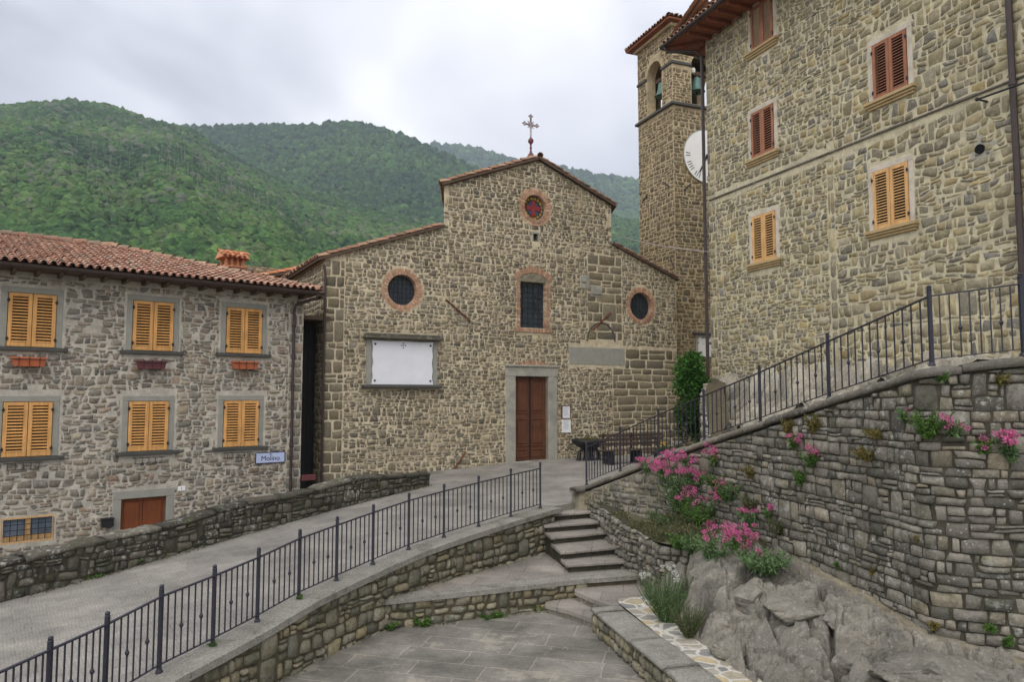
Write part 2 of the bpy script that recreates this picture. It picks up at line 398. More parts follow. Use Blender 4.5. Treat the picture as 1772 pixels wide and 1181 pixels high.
def leafmat(name, c1, c2, trans=.35):
    n = NT(name); t = n.tone(); col = n.mix(t[0], c1, c2); col = n.vmath('SCALE', col, n.mr(t[1], 0, 1, .6, 1.35))
    n.fin(col, .6, .3); tr = n.N('ShaderNodeBsdfTranslucent'); n.lk(col, tr.inputs[0]); ms = n.N('ShaderNodeMixShader'); ms.inputs[0].default_value = trans
    n.lk(n.bs.outputs[0], ms.inputs[1]); n.lk(tr.outputs[0], ms.inputs[2]); n.lk(ms.outputs[0], n.out.inputs[0]); return n.m
def woodmat(name, c, dark=.6, rough=.6, axis=2):
    n = NT(name); v = n.tc.outputs['Object']; sc = [30, 30, 30]; sc[axis] = 1.6
    g = n.noise(n.vmath('MULTIPLY', v, tuple(sc)), 1, 5, .65)
    col = n.tint(c, g, dark, 1.18); col = n.tint(col, n.noise(v, 2.5, 5, .7), .72, 1.2)
    n.bump(g, .25, .005); return n.fin(col, rough, .35)

M = {}
def mortar(name, c, dark):
    n = NT(name); v = n.tc.outputs['Object']; col = n.tint(c, n.noise(v, 4, 6, .7), .62, 1.42); col = n.tint(col, n.noise(v, 45, 4, .7), .75, 1.2)
    col = n.mix(n.mr(n.noise(v, .6, 4, .65), .5, .7, 0, .6), col, dark); col = n.mix(n.mr(n.noise(v, 2.6, 6, .75), .58, .66, 0, .8), col, dark)
    n.bump(n.math('ADD', n.noise(v, 9, 5, .7), n.math('MULTIPLY', n.noise(v, 60, 3, .7), .4)), .8, .03); return n.fin(col, .95, .1)
def stoneskin(name, cols, dirt=.3, weather=None, big=.5, smear=None):
    n = NT(name); v = n.tc.outputs['Object']; t = n.tone(); k = len(cols)
    col = n.ramp(t[0], [(i/(k-1), c) for i, c in enumerate(cols)]); col = n.vmath('SCALE', col, n.mr(t[1], 0, 1, .7, 1.25))
    f = n.noise(v, 11, 7, .72); col = n.tint(col, f, .62, 1.32); col = n.tint(col, n.noise(v, 60, 3, .7), .82, 1.18)
    col = n.tint(col, n.noise(v, big, 4, .6), 1-dirt, 1+dirt*.6)
    vs = n.vmath('MULTIPLY', v, (1.6, 1.6, .35)); col = n.mix(n.mr(n.noise(vs, .8, 5, .7), .46, .68, 0, .68), col, weather or K(92, 88, 80))
    if smear: col = n.mix(n.mr(n.noise(v, 6.5, 6, .75), .53, .66, 0, .75), col, smear)
    n.bump(n.math('ADD', f, n.math('MULTIPLY', n.noise(v, 50, 3, .7), .3)), .7, .03); return n.fin(col, .95, .12)
M['church'] = mortar('church_mortar', K(182,170,145,.75), K(140,127,104)); M['churchS'] = stoneskin('church_stone', [K(104,98,84), K(120,111,92), K(138,127,104), K(116,112,102), K(150,139,116), K(98,94,86)], smear=K(170,156,130))
M['churchA'] = stoneskin('church_block_stone', [K(108,101,86), K(124,115,96), K(116,106,84), K(136,126,106)])
M['leftwall'] = mortar('grey_mortar', K(168,162,150), K(136,131,120)); M['leftS'] = stoneskin('grey_stone', [K(110,104,93), K(128,121,107), K(104,101,94), K(138,126,106), K(148,140,124), K(134,114,98)], .25, K(118,115,108), smear=K(158,152,140))
M['rightwall'] = mortar('pale_olive_mortar', K(176,168,142,.75), K(148,140,118)); M['rightS'] = stoneskin('olive_stone', [K(122,115,90), K(142,132,102), K(116,112,98), K(134,122,94), K(110,108,102), K(152,142,112), K(146,130,92)], .2, K(118,112,98), smear=K(168,160,136))
M['tower'] = mortar('tower_mortar', K(162,148,120), K(124,112,90)); M['towerS'] = stoneskin('tower_stone', [K(112,99,76), K(130,114,86), K(100,92,76), K(140,124,96)], .25, smear=K(150,134,106))
M['backwall'] = mortar('back_mortar', K(138,124,100), K(96,88,74))
M['lichenrock'] = stonemat('lichen_rock', K(112,107,97), K(130,124,112), K(146,140,126), .9, .3)
M['rw'] = stonemat('retaining_stone', K(88,86,79), K(106,102,94), K(122,117,107), .95, .45, ochre=K(120,113,97))
M['rampstone'] = stonemat('ramp_wall_stone', K(94,92,80), K(114,109,93), K(130,124,106), .45, .5, ochre=K(128,118,92))
M['parapetstone'] = stonemat('parapet_stone', K(62,60,54), K(82,78,70), K(98,93,83), 1.0, .55)
M['capdark'] = stonemat('cap_stone', K(88,85,78), K(100,96,88), K(118,113,102), .7, .3)
M['joint'] = plain('joint_earth_step_shade', K(68,65,56), .95, .1, .4, 9, .5)
M['jointp'] = plain('joint_mortar', K(82,76,62), .95, .1, .4, 7, .6)
def pebble():
    n = NT('pebbled_concrete'); v = n.tc.outputs['Object']; col = n.tint(K(134,131,123), n.noise(v, 2, 6, .7), .72, 1.2); col = n.tint(col, n.noise(v, 26, 5, .8), .55, 1.4)
    col = n.mix(n.mr(n.vor(v, 34, 'F1'), .2, .3, .55, 0), col, K(176,172,160)); col = n.mix(n.mr(n.noise(v, 1.3, 6, .75), .54, .64, 0, .7), col, K(96,98,84)); col = n.mix(n.mr(n.noise(v, 5, 6, .8), .6, .68, 0, .8), col, K(70,72,60))
    n.bump(n.noise(v, 30, 4, .8), .9, .03); return n.fin(col, .95, .12)
M['pebble'] = pebble()
M['concrete'] = plain('pebbled_concrete', K(134,130,122), .9, .2, .35, 60, .8, 120)
M['plaster'] = plain('rough_plaster', K(136,129,110), .95, .15, .35, 3, .8, 18, stain=K(92,88,76))
M['pietra'] = plain('grey_sandstone', K(146,143,132), .85, .25, .18, 7, .25, 60, stain=K(122,120,112))
M['pietra2'] = plain('grey_green_sandstone', K(134,133,124), .85, .25, .14, 5, .2, 60)
M['darksill'] = plain('dark_slate', K(70,70,66), .8, .3, .2)
M['whiteframe'] = plain('pale_limestone', K(178,170,156), .85, .25, .15, 5, .2, 50, stain=K(150,142,124))
M['sillstone'] = plain('ochre_sill', K(158,138,102), .85, .25, .2, 6, .2, 50)
M['street'] = paving('street_slabs', K(118,114,108), K(126,122,115), K(104,101,95), .62, .28, R(-35), .006, True, wear=.36)
M['piazza'] = paving('square_slabs', K(98,95,88), K(114,110,102), K(132,127,115), 1.05, .55, R(14), .012, patch=K(144,138,125), wear=.55)
M['tread'] = paving('tread_slabs', K(116,111,104), K(132,126,117), K(96,93,86), .8, .6, R(10), .008, wear=.35)
M['iron'] = plain('painted_iron', (.028, .028, .042, 1), .5, .45, .3, 30)
M['blackiron'] = plain('black_iron', (.02, .02, .022, 1), .6, .4, .3, 20)
M['rust'] = plain('rusty_iron', K(96,60,44), .85, .2, .5, 20, .3)
M['copper'] = plain('brown_gutter', (.055, .038, .034, 1), .45, .45, .3, 8)
M['shutter'] = woodmat('honey_shutter', (.80, .42, .14, 1), .62)
M['shutterY'] = woodmat('ochre_shutter', (.74, .44, .18, 1), .62)
M['shutterR'] = woodmat('red_shutter', (.38, .16, .085, 1), .62)
M['interior'] = plain('inside_shade', (.012, .012, .012, 1), .9, .1)  # near-black colour stands in for the shade inside openings
M['alleyshade'] = woodmat('alley_shade', (.03, .028, .026, 1), .6)  # near-black for the panel that stands in for the alley's shade
M['door'] = woodmat('church_door', K(84,52,36, .6), .6)
M['housedoor'] = woodmat('orange_door', K(120,66,36, .8), .65)
M['eavewood'] = woodmat('eave_wood', K(76,62,50, .6), .6, .8, 0)
M['eavered'] = woodmat('red_eave_wood', K(116,70,50, .6), .6, .8, 0)
M['brick'] = rooftile('brick_faces', K(152,118,96), K(166,132,108), K(142,112,92), K(176,148,126))
M['tiles'] = rooftile('roof_tiles', K(140,104,88), K(156,120,102), K(170,138,120), K(140,126,112))
M['tiles_old'] = rooftile('old_roof_tiles', K(120,96,80), K(140,106,86), K(150,122,100), K(112,100,86))
M['tiles_new'] = rooftile('orange_tiles', K(176,112,80), K(186,128,94), K(160,104,76), K(182,140,108))
M['terracotta'] = plain('terracotta', K(170,96,66), .85, .2, .25, 12)
M['marble'] = plain('white_marble', K(205,206,212), .9, .1, .07, 2)
M['white'] = plain('white_paint', K(214,210,206), .9, .1, .08, 2)
M['paper'] = plain('paper', K(206,208,220), .7, .2, .05)
M['signblue'] = plain('enamel_pale_blue', K(168,178,206), .35, .5, .08)
M['navy'] = plain('navy_enamel', (.02, .03, .09, 1), .4, .5, .1)
M['ink'] = plain('black_ink', (.012, .012, .016, 1), .6, .3, 0)
M['soil'] = plain('soil_and_gravel', K(104,98,80), .95, .1, .5, 9, 1, 30, stain=(.06, .075, .025, 1))
M['bell'] = plain('green_bronze', K(86,112,104), .55, .5, .35, 9, metal=.5)
M['greencopper'] = plain('weathered_metal', K(150,140,140), .5, .5, .3, 20)
M['redmetal'] = plain('dark_red_metal', K(96,52,56), .55, .4, .3, 20)
M['leaf'] = leafmat('leaf_green', (.07, .16, .03, 1), (.16, .3, .06, 1))
M['leafgrey'] = leafmat('leaf_greygreen', (.12, .22, .09, 1), (.22, .34, .14, 1))
M['leafdark'] = leafmat('ivy_green', (.02, .06, .014, 1), (.06, .14, .02, 1))
M['leafochre'] = leafmat('dry_green', (.2, .2, .05, 1), (.26, .18, .06, 1))
M['leafdull'] = leafmat('leaf_dull', (.10, .12, .05, 1), (.2, .19, .1, 1))
M['ivy'] = leafmat('ivy_bright', (.035, .10, .02, 1), (.09, .22, .035, 1))
M['pink'] = leafmat('valerian_pink', (.62, .1, .3, 1), (.85, .28, .5, 1), .3)
M['yellowf'] = leafmat('yellow_flower', (.7, .45, .03, 1), (.8, .6, .1, 1), .3)
M['whitef'] = leafmat('white_flower', (.6, .6, .55, 1), (.75, .75, .7, 1), .3)
M['stem'] = plain('plant_stem', (.09, .12, .05, 1), .8, .2)
def glassmat(name, grid, base, rough=.12):
    n = NT(name); v = n.tc.outputs['Object']
    col = n.tint(base, n.noise(v, 3, 3, .6), .6, 1.5)
    n.bump(n.noise(v, 12, 2, .5), .15, .01); return n.fin(col, rough, .5)
M['glass'] = glassmat('leaded_glass', 0, (.03, .042, .055, 1))
M['glasslit'] = glassmat('reflecting_glass', 0, (.16, .2, .25, 1), .1)

# ------------------------------------------------------------------ shared builders
def brick_ring(mb, cx, cz, r0, r1, y0, y1, n=34, a0=0, a1=2*math.pi):
    for k in range(n):
        a = a0+(a1-a0)*(k+.1)/n; b = a0+(a1-a0)*(k+.9)/n; j = random.uniform(-.01, .01); rr = r1+random.uniform(-.02, .02)
        V = []
        for y in (y0+j, y1):
            for (r, t) in ((r0, a), (rr, a), (rr, b), (r0, b)): V.append((cx+r*math.cos(t), y, cz+r*math.sin(t)))
        mb.add(V, [[0, 1, 2, 3], [4, 7, 6, 5], [0, 4, 5, 1], [1, 5, 6, 2], [2, 6, 7, 3], [3, 7, 4, 0]], (random.random(), random.random(), .5))
def brick_col(mb, x0, z0, x1, z1, y0, y1, vert=True, bh=.065):
    z = z0 if vert else x0; end = z1 if vert else x1
    while z < end-.02:
        q = min(z+bh, end); c = (random.random(), random.random(), .5); j = random.uniform(-.008, .008); t = random.uniform(-.02, .02)
        if vert: mb.box(x0+t, y0+j, z+.006, x1+t*.5, y1, q-.006, c)
        else: mb.box(z+.006, y0+j, z0, q-.006, y1, z1, c)
        z = q
def coppi(mb, O, A, U, Nn, na, nu, keep=None, pa=.22, pu=.33, r=.085, seed=1, seg=5, jit=1):   # rows of barrel tiles on a slope
    O, A, U, Nn = Vector(O), Vector(A), Vector(U), Vector(Nn); rg = random.Random(seed)
    ang = [math.pi*k/seg for k in range(seg+1)]
    for j in range(nu):
        for i in range(na):
            a = (i+.5)*pa; u = j*pu
            if keep and not keep(a, u): continue
            a += rg.uniform(-.012, .012)*jit; u += rg.uniform(-.02, .02)*jit; sk = rg.uniform(-.02, .02)*jit; lift = rg.uniform(0, .012)*jit
            V = []
            for (uu, rr, h) in ((-.02, r*1.12, .035+lift), (pu+.06, r*.85, .0+lift)):
                for t in ang: V.append(O+A*(a+math.cos(t)*rr+sk*(uu/pu))+U*(u+uu)+Nn*(h+math.sin(t)*rr))
            for t in ang: V.append(O+A*(a+math.cos(t)*(r*1.12-.018))+U*(u-.02)+Nn*(.035+lift+math.sin(t)*(r*1.12-.018)))
            n = seg+1; F = [[k, k+1, n+k+1, n+k] for k in range(seg)]+[[2*n+k, 2*n+k+1, k+1, k] for k in range(seg)]
            c = (min(1, max(0, rg.gauss(.45, .28))), rg.random(), .5); mb.add(V, F, c)
            # channel tile between
            V = []
            for (uu, h) in ((-.035, .012), (pu, -.012)):
                for q in (-.5, -.25, 0, .25, .5): V.append(O+A*(a+pa/2+q*.15)+U*(u+uu)+Nn*(h+abs(q)*.07))
            mb.add(V, [[k, k+1, 5+k+1, 5+k] for k in range(4)], (rg.random()*.7, rg.random()*.8, .5))
def ridge_caps(mb, p0, p1, r=.1, seed=3, step=.36):
    p0, p1 = Vector(p0), Vector(p1); L = (p1-p0).length; d = (p1-p0).normalized(); s_ = d.cross(Vector((0, 0, 1))).normalized(); n_ = s_.cross(d)
    rg = random.Random(seed); k = 0
    while k*step < L:
        o = p0+d*(k*step); V = []
        for (uu, rr, h) in ((-.03, r*1.12, .03), (step+.05, r*.9, 0)):
            for q in range(7):
                t = math.pi*q/6; V.append(o+d*uu+s_*math.cos(t)*rr+n_*(math.sin(t)*rr+h+rg.uniform(0, .005)))
        mb.add(V, [[q, q+1, 7+q+1, 7+q] for q in range(6)], (rg.random(), rg.random(), .5)); k += 1
def shutters(parent, x0, z0, x1, z1, y, m, depth=.045, hinge=True):
    xm = (x0+x1)/2; fr = (x1-x0)*.085
    for (a, b) in ((x0, xm-.006), (xm+.006, x1)):
        s = MB(); s.bbox(a, y-depth, z0, a+fr, y, z1, .005); s.bbox(b-fr, y-depth, z0, b, y, z1, .005)
        s.bbox(a+fr, y-depth+.002, z0, b-fr, y-.002, z0+fr*1.2, .005); s.bbox(a+fr, y-depth+.002, z1-fr, b-fr, y-.002, z1, .005)
        n = max(8, int((z1-z0-2.2*fr)/.068)); dz = (z1-z0-2.2*fr)/n
        for k in range(n):
            zc = z0+fr*1.2+dz*(k+.5)
            V = [(a+fr, y-depth+.004, zc-dz*.38), (b-fr, y-depth+.004, zc-dz*.38), (b-fr, y-.006, zc+dz*.0), (a+fr, y-.006, zc+dz*.0)]
            V += [(p[0], p[1], p[2]+.012) for p in V]
            s.add(V, [[0, 1, 2, 3], [7, 6, 5, 4], [0, 4, 5, 1], [2, 6, 7, 3]])
        o = s.build('shutter', m, parent)
        if hinge:
            xh = a if a == x0 else b
            for zz in (z0+(z1-z0)*.14, z0+(z1-z0)*.86):
                h = MB(); h.box(xh-.03, y-depth-.008, zz-.02, xh+.03, y-depth+.002, zz+.02); h.tube([(xh, y-depth-.01, zz-.05), (xh, y-depth-.01, zz+.05)], .012, 6)
                h.build('hinge', M['blackiron'], o)
def surround(mb, x0, z0, x1, z1, w, y0, y1, top=True, bot=False, wt=None):
    wt = wt or w
    mb.bbox(x0-w, y0, z0, x0, y1, z1, .008); mb.bbox(x1, y0, z0, x1+w, y1, z1, .008)
    if top: mb.bbox(x0-w, y0-.002, z1, x1+w, y1, z1+wt, .008)
    if bot: mb.bbox(x0-w, y0-.002, z0-wt, x1+w, y1, z0, .008)
def textobj(name, s, size, loc, rot, m, parent, ext=.002, xs=1, align='CENTER'):
    cu = bpy.data.curves.new(name, 'FONT'); cu.body = s; cu.size = size; cu.extrude = ext; cu.align_x = align; cu.align_y = 'CENTER'
    t = bpy.data.objects.new(name, cu); COL.objects.link(t); dg = bpy.context.evaluated_depsgraph_get()
    me = bpy.data.meshes.new_from_object(t.evaluated_get(dg)); bpy.data.objects.remove(t)
    me.materials.clear(); me.materials.append(m); o = bpy.data.objects.new(name, me); COL.objects.link(o); o.parent = parent
    o.location = loc; o.rotation_euler = rot; o.scale = (xs, 1, 1); return o

# ================================================================== GROUND
def zg(x, y):
    s = .56*(x-.66)+.83*(y-17.3)
    return -.42+(.087*s if s < 0 else min(.058*s, .42))
ZT, ZP, ZB = -1.30, -1.82, -1.40          # terrace, lower square, bench top
RAILPX = [(-25, 1338, 7.5), (80, 1279, 8.1), (180, 1223, 8.7), (275, 1165, 9.3), (368, 1118, 10.1), (445, 1077, 10.9), (517, 1036, 11.7), (582, 1006, 12.5), (645, 978, 13.3),
          (707, 952, 14.1), (768, 931, 14.9), (828, 912, 15.7), (884, 895, 16.5), (935, 880, 17.3)]
LR = [P(*q) for q in RAILPX]               # left railing foot points
PARA = [Vector((-12.2, 7.6, 0)), Vector((-10.4, 10.0, 0)), Vector((-8.65, 12.45, 0)), Vector((-7.57, 13.77, 0)), Vector((-6.0, 16.2, 0)), Vector((-4.6, 18.2, 0)), Vector((-3.35, 19.8, 0)), Vector((-2.35, 21.3, 0))]
for p in PARA: p.z = zg(p.x, p.y)
RR = [P(1015, 840, 18.2), P(1073.5, 817, 17.4), P(1140, 790, 16.5), P(1219, 763, 15.2), P(1316, 732, 13.5), P(1435, 691, 11.75), P(1613, 634, 9.55), P(1772, 617, 9.2), P(2100, 600, 8.9)]
CH = Frame(*P(560, 600, 22.3).xy, R(29))    # church, left front corner
TW = Frame(*P(1171, 600, 30.2).xy, R(21.5)) # tower, near corner
LH = Frame(*P(524, 600, 21.3).xy, R(39.3))  # left house, right front corner
RH = Frame(*P(1231, 600, 23.6).xy, R(-68.4))# right house, left front corner
base = sheet('ground', [(-3000, -300), (3000, -300), (3000, 3000), (-3000, 3000)], lambda x, y: -3.2, 400, M['soil'])
off = lambda p, d: (p.x+d[0], p.y+d[1])
chL = CH.w(2.9, .3); 
street_out = [(p.x, p.y) for p in LR][::-1][::-1]
street_out = [(p.x, p.y) for p in reversed(PARA)]+[(-14, 5), (-6.2, 5)]+[(p.x, p.y) for p in LR]+[(.75, 17.4), (1.62, 18.42), (1.75, 18.5), (2.6, 17.5), (3.4, 16.6), (4.05, 15.3), (6.9, 23.7), (9, 33), (4, 31), (CH.w(9, .4).x, CH.w(9, .4).y), (chL.x, chL.y)]
sheet('street', street_out, zg, .8, M['street'])
piazza = sheet('piazza', [(-6.5, 4.5), (8, 4.5), (8, 9.3), (6, 11), (3.5, 15), (0, 15), (-2.2, 14.0), (-4.5, 10.5)], lambda x, y: ZP+.01*(y-12), 1.0, M['piazza'])
# lower lane beside the left house
lane = sheet('lane', [(-30, 5), (-10.2, 5), (-8.75, 12.5), (-4.7, 18.3), (-2.5, 21.5), (-2.9, 23.9), (-9, 28), (-30, 20)], lambda x, y: zg(x, y)-.95-.06*max(0, 18-y), 1.5, M['street'])

# ------------------------------------------------------------------ stones laid one by one
def stones(mb, x0, x1, z0, z1, top, bot, mapf, blocks, ch=.15, lr=(.15, .4), gap=.012, dep=.02, seed=1, hv=.35, rough=.5, cut=.12, pw=8, wob=.3, nu=6, nv=5, skip=.0, jit=.05):
    """rubble stones between x0..x1, z0..z1; blocks = functions (zlo,zhi)->(xa,xb) or None that keep stones out of openings"""
    rg = random.Random(seed); rows = [z0-.02]
    while rows[-1] < z1: rows.append(rows[-1]+ch*rg.uniform(1-hv, 1+hv))
    rows = np.array(rows); nk = len(rows)
    def rowz(k, S):
        k0 = np.clip(np.floor(k).astype(int), 0, nk-1); k1 = np.clip(k0+1, 0, nk-1); f = k-np.floor(k)
        def one(kk): return rows[kk]+ch*wob*(vnoise(S*1.1, kk*7.3+seed)*.7+vnoise(S*3.1, kk*5.1+seed+40)*.55+vnoise(S*7, kk*3.7+seed+90)*.25)
        return one(k0)*(1-f)+one(k1)*f
    L = []; busy = []
    for k in range(nk-1):
        nxt = []; t = x0-rg.uniform(0, lr[1])
        while t < x1:
            w_ = rg.uniform(*lr) if rg.random() > .18 else rg.uniform(lr[0]*.55, lr[0]*1.1)
            a, b = max(t, x0), min(t+w_, x1); t += w_
            pieces = [(a, b)]
            for (ba, bb) in busy: pieces = [q for p_ in pieces for q in ((p_[0], min(p_[1], ba)), (max(p_[0], bb), p_[1])) if q[1]-q[0] > 1e-4]
            for (a, b) in pieces:
                k0, k1 = float(k), float(k+1); r = rg.random()
                if r < .10 and b-a > .1 and k+2 < nk: k1 = k+1+rg.choice((.5, 1.0)); nxt.append((a, b)) if k1 == k+2 else None; k1 = float(k+2) if k1 == k+2 else k1; k1 = k1 if k1 == k+2 else float(k+1)
                subs = [(a, b, k0, k1)]
                if r > .86 and k1 == k+1: m = k+rg.uniform(.35, .65); subs = [(a, b, k0, m), (a, b, m, k1)]
                for (a_, b_, c_, d_) in subs:
                    if rg.random() < skip: continue
                    zl = float(rows[min(int(c_), nk-1)]); zh = float(rows[min(int(math.ceil(d_)), nk-1)]); pc = [(a_, b_)]
                    for bf in blocks:
                        iv = bf(zl, zh)
                        if iv: pc = [q for p_ in pc for q in ((p_[0], min(p_[1], iv[0])), (max(p_[0], iv[1]), p_[1])) if q[1]-q[0] > 1e-4]
                    for (p0, p1) in pc:
                        if p1-p0 > max(.045, 2.6*gap): L.append((p0, p1, c_, d_))
        busy = nxt
    if not L: return
    L = np.array(L); n = len(L); R_ = np.random.default_rng(seed)
    A, B = np.meshgrid(np.array([0, .05, .3, .7, .95, 1]), np.array([0, .08, .5, .92, 1])); A = A.ravel()[None]; B = B.ravel()[None]
    ax = np.abs(2*A-1); bx = np.abs(2*B-1); prof = (1-ax**pw)**.6*(1-bx**pw)**.6; edge = ((A <= 0) | (A >= 1) | (B <= 0) | (B >= 1))
    cu = cut*R_.uniform(.3, 1.6, (n, 1))*(ax**3)*(bx**3)
    sa, sb, k0, k1 = [L[:, q:q+1] for q in range(4)]
    j = lambda a: R_.uniform(-a, a, (n, 1))*np.minimum(1, (sb-sa)/.2)
    l0, l1, r0, r1 = sa+j(jit), sa+j(jit), sb+j(jit), sb+j(jit); l0 = np.maximum(l0, sa-.0); l1 = np.maximum(l1, sa); r0 = np.minimum(r0, sb); r1 = np.minimum(r1, sb)
    Aw = .5+(A-.5)*(1-cu); Bw = .5+(B-.5)*(1-cu); g = gap*R_.uniform(.35, 1.25, (n, 1))
    S = (l0+g)*(1-Aw)*(1-Bw)+(r0-g)*Aw*(1-Bw)+(l1+g)*(1-Aw)*Bw+(r1-g)*Aw*Bw
    K0 = np.broadcast_to(k0, S.shape); K1 = np.broadcast_to(k1, S.shape)
    tz = (R_.uniform(-.05, .05, (n, 1))*(1-Aw)+R_.uniform(-.05, .05, (n, 1))*Aw)*ch; tz2 = (R_.uniform(-.05, .05, (n, 1))*(1-Aw)+R_.uniform(-.05, .05, (n, 1))*Aw)*ch
    lo = rowz(K0, S)+g+np.maximum(tz, 0); hi = rowz(K1, S)-g+np.minimum(tz2, 0); lo = np.maximum(lo, bot(S)); hi = np.minimum(hi, top(S)-.004)
    ok = (hi-lo).mean(1) > .028; hi = np.maximum(hi, lo+.002); Z = lo*(1-Bw)+hi*Bw; ph = R_.uniform(0, 99, (n, 1))
    # ragged outline, uneven face
    S = S+edge*(vnoise(S*14+ph, Z*14, 2)*gap*.9); Z = Z+edge*(vnoise(S*14, Z*14+ph, 7)*gap*.9)
    nz = fbm(S*5+ph, Z*7, ph, 3)*rough*.028+fbm(S*1.7+ph, Z*2.3, 5., 2)*rough*.02
    out = prof*dep*R_.uniform(.45, 1.3, (n, 1))+nz*(~edge)*min(1, dep/.03)+(A-.5)*R_.uniform(-.5, .5, (n, 1))*dep*(~edge)+(B-.5)*R_.uniform(-.5, .5, (n, 1))*dep*(~edge)
    out = np.where(edge, -.007, np.maximum(out, dep*.12))
    X_, Y_, Z_ = mapf(S, Z, out); V = np.stack([X_, Y_, np.broadcast_to(Z_, X_.shape)], -1)[ok]; m = len(V)
    C = np.broadcast_to(R_.random((n, 1, 3)), (n, nu*nv, 3))[ok]
    f0 = np.array([(jj*nu+i, jj*nu+i+1, (jj+1)*nu+i+1, (jj+1)*nu+i) for jj in range(nv-1) for i in range(nu-1)])
    mb.add(V.reshape(-1, 3), (np.arange(m)[:, None, None]*nu*nv+f0[None]).reshape(-1, 4), C.reshape(-1, 3))
def rblock(x0, z0, x1, z1): return lambda a, b: (x0, x1) if (b > z0 and a < z1) else None
def cblock(cx, cz, r):
    def f(a, b):
        d = 0 if a <= cz <= b else min(abs(a-cz), abs(b-cz))
        if d >= r: return None
        h = math.sqrt(r*r-d*d); return (cx-h, cx+h)
    return f
def facade_stones(parent, mat, x0, x1, z0, top, blocks, ch, lr, gap, dep, seed, mapf=None, name='stonework', **k):
    mb = MB(); xs = np.linspace(x0, x1, 200); tf = top if callable(top) else (lambda S: np.full(np.shape(S), float(top)))
    stones(mb, x0, x1, z0, float(np.max(tf(xs))), tf, lambda S: np.full(np.shape(S), z0), mapf or (lambda S, Z, o: (S, -o, Z)), blocks, ch, lr, gap, dep, seed, **k)
    return mb.build(name, mat, parent, True)
# ------------------------------------------------------------------ walls stone by stone
class Path:
    def __init__(s, pts):
        s.p = [Vector((p[0], p[1])) for p in pts]; s.L = [0]
        for a, b in zip(s.p, s.p[1:]): s.L.append(s.L[-1]+(b-a).length)
        s.len = s.L[-1]
    def at(s, t):
        t = min(max(t, 0), s.len)
        for i in range(len(s.p)-1):
            if t <= s.L[i+1] or i == len(s.p)-2: break
        f = (t-s.L[i])/(s.L[i+1]-s.L[i]); return s.p[i].lerp(s.p[i+1], f), i+f
    def nrm(s, t):
        a = s.at(t-.15)[0]; b = s.at(t+.15)[0]; d = (b-a).normalized(); return Vector((d.y, -d.x))
def interp(path, vals):
    def f(t):
        k = path.at(t)[1]; i = min(int(k), len(vals)-2); return vals[i]+(vals[i+1]-vals[i])*(k-i)
    return f
def stonewall(mb, path, top, bot, side=1, ch=.2, lr=(.18, .48), gap=.012, dep=.05, seed=1, t0=0, t1=None, batter=0, hv=.35, rough=.5, cut=.12, pw=8, wob=.3):
    t1 = t1 or path.len; tt = np.linspace(0, path.len, 300); PX = np.array([path.at(t)[0][:] for t in tt]); NN = np.array([path.nrm(t)[:] for t in tt])*side
    tv = np.array([top(t) for t in tt]); bv = np.array([bot(t) for t in tt])
    def mapf(S, Z, o):
        x = np.interp(S, tt, PX[:, 0]); y = np.interp(S, tt, PX[:, 1]); nx_ = np.interp(S, tt, NN[:, 0]); ny_ = np.interp(S, tt, NN[:, 1]); return x+nx_*o, y+ny_*o, Z
    m = (tt >= t0) & (tt <= t1)
    stones(mb, t0, t1, bv[m].min(), tv[m].max(), lambda S: np.interp(S, tt, tv), lambda S: np.interp(S, tt, bv), mapf, [], ch, lr, gap, dep, seed, hv, rough, cut, pw, wob)
def ribbon(mb, path, top, bot, side, o0, o1, t0=0, t1=None, step=.2, batter=0, zmin=0, c=None):   # solid strip between offsets o0 (front) and o1 (back)
    t1 = t1 or path.len; n = max(2, int((t1-t0)/step)); V = []
    for k in range(n+1):
        t = t0+(t1-t0)*k/n; p, _ = path.at(t); nn = path.nrm(t)*side; zt = top(t); zb = bot(t)
        for (o, z) in ((o0, zb), (o0, zt), (o1, zt), (o1, zb)):
            b_ = batter*(z-zmin) if o == o0 else 0; V.append((p.x+nn.x*(o-b_), p.y+nn.y*(o-b_), z))
    F = []
    for k in range(n):
        for q in range(4): F.append([k*4+q, k*4+(q+1) % 4, (k+1)*4+(q+1) % 4, (k+1)*4+q])
    F.append([0, 1, 2, 3]); F.append([n*4, n*4+3, n*4+2, n*4+1]); mb.add(V, F, c)
def capblocks(mb, path, z, side, o0, o1, th, seed=1, lr=(.7, 1.3), t0=0, t1=None, rough=.012, rnd=.03):   # worn cap slabs laid end to end
    rg = random.Random(seed); t1 = t1 or path.len; t = t0
    prof = [(0, 0), (.0, .6), (.06, .92), (.18, 1), (.5, 1.03), (.82, 1), (.94, .92), (1, .6), (1, 0)]
    while t < t1-.02:
        L = rg.uniform(*lr); e = min(t+L, t1); n = max(3, int((e-t)/.12)); V = []; ph = rg.uniform(0, 50); dz = rg.uniform(-.012, .012)
        for k in range(n+1):
            tt = t+.004+(e-t-.008)*k/n; p, _ = path.at(tt); nn = path.nrm(tt)*side
            en = 1-.25*max(0, 1-min(k, n-k)/.8)*.6
            for q, (a, h) in enumerate(prof):
                j = float(vnoise(tt*6+ph, q*1.3))*rough
                o = o0+(o1-o0)*a; V.append((p.x+nn.x*(o+j), p.y+nn.y*(o+j), z(tt)+th*h*(en if h > .5 else 1)+dz+(float(vnoise(tt*4, q+ph))*rough if h > 0 else 0)))
        m = len(prof); F = [[k*m+q, k*m+q+1, (k+1)*m+q+1, (k+1)*m+q] for k in range(n) for q in range(m-1)]
        F += [[k*m, (k+1)*m, (k+1)*m+m-1, k*m+m-1] for k in range(n)]; F += [list(range(m)), [n*m+q for q in range(m)]]
        mb.add(V, F, (rg.random(), rg.random(), .5)); t = e
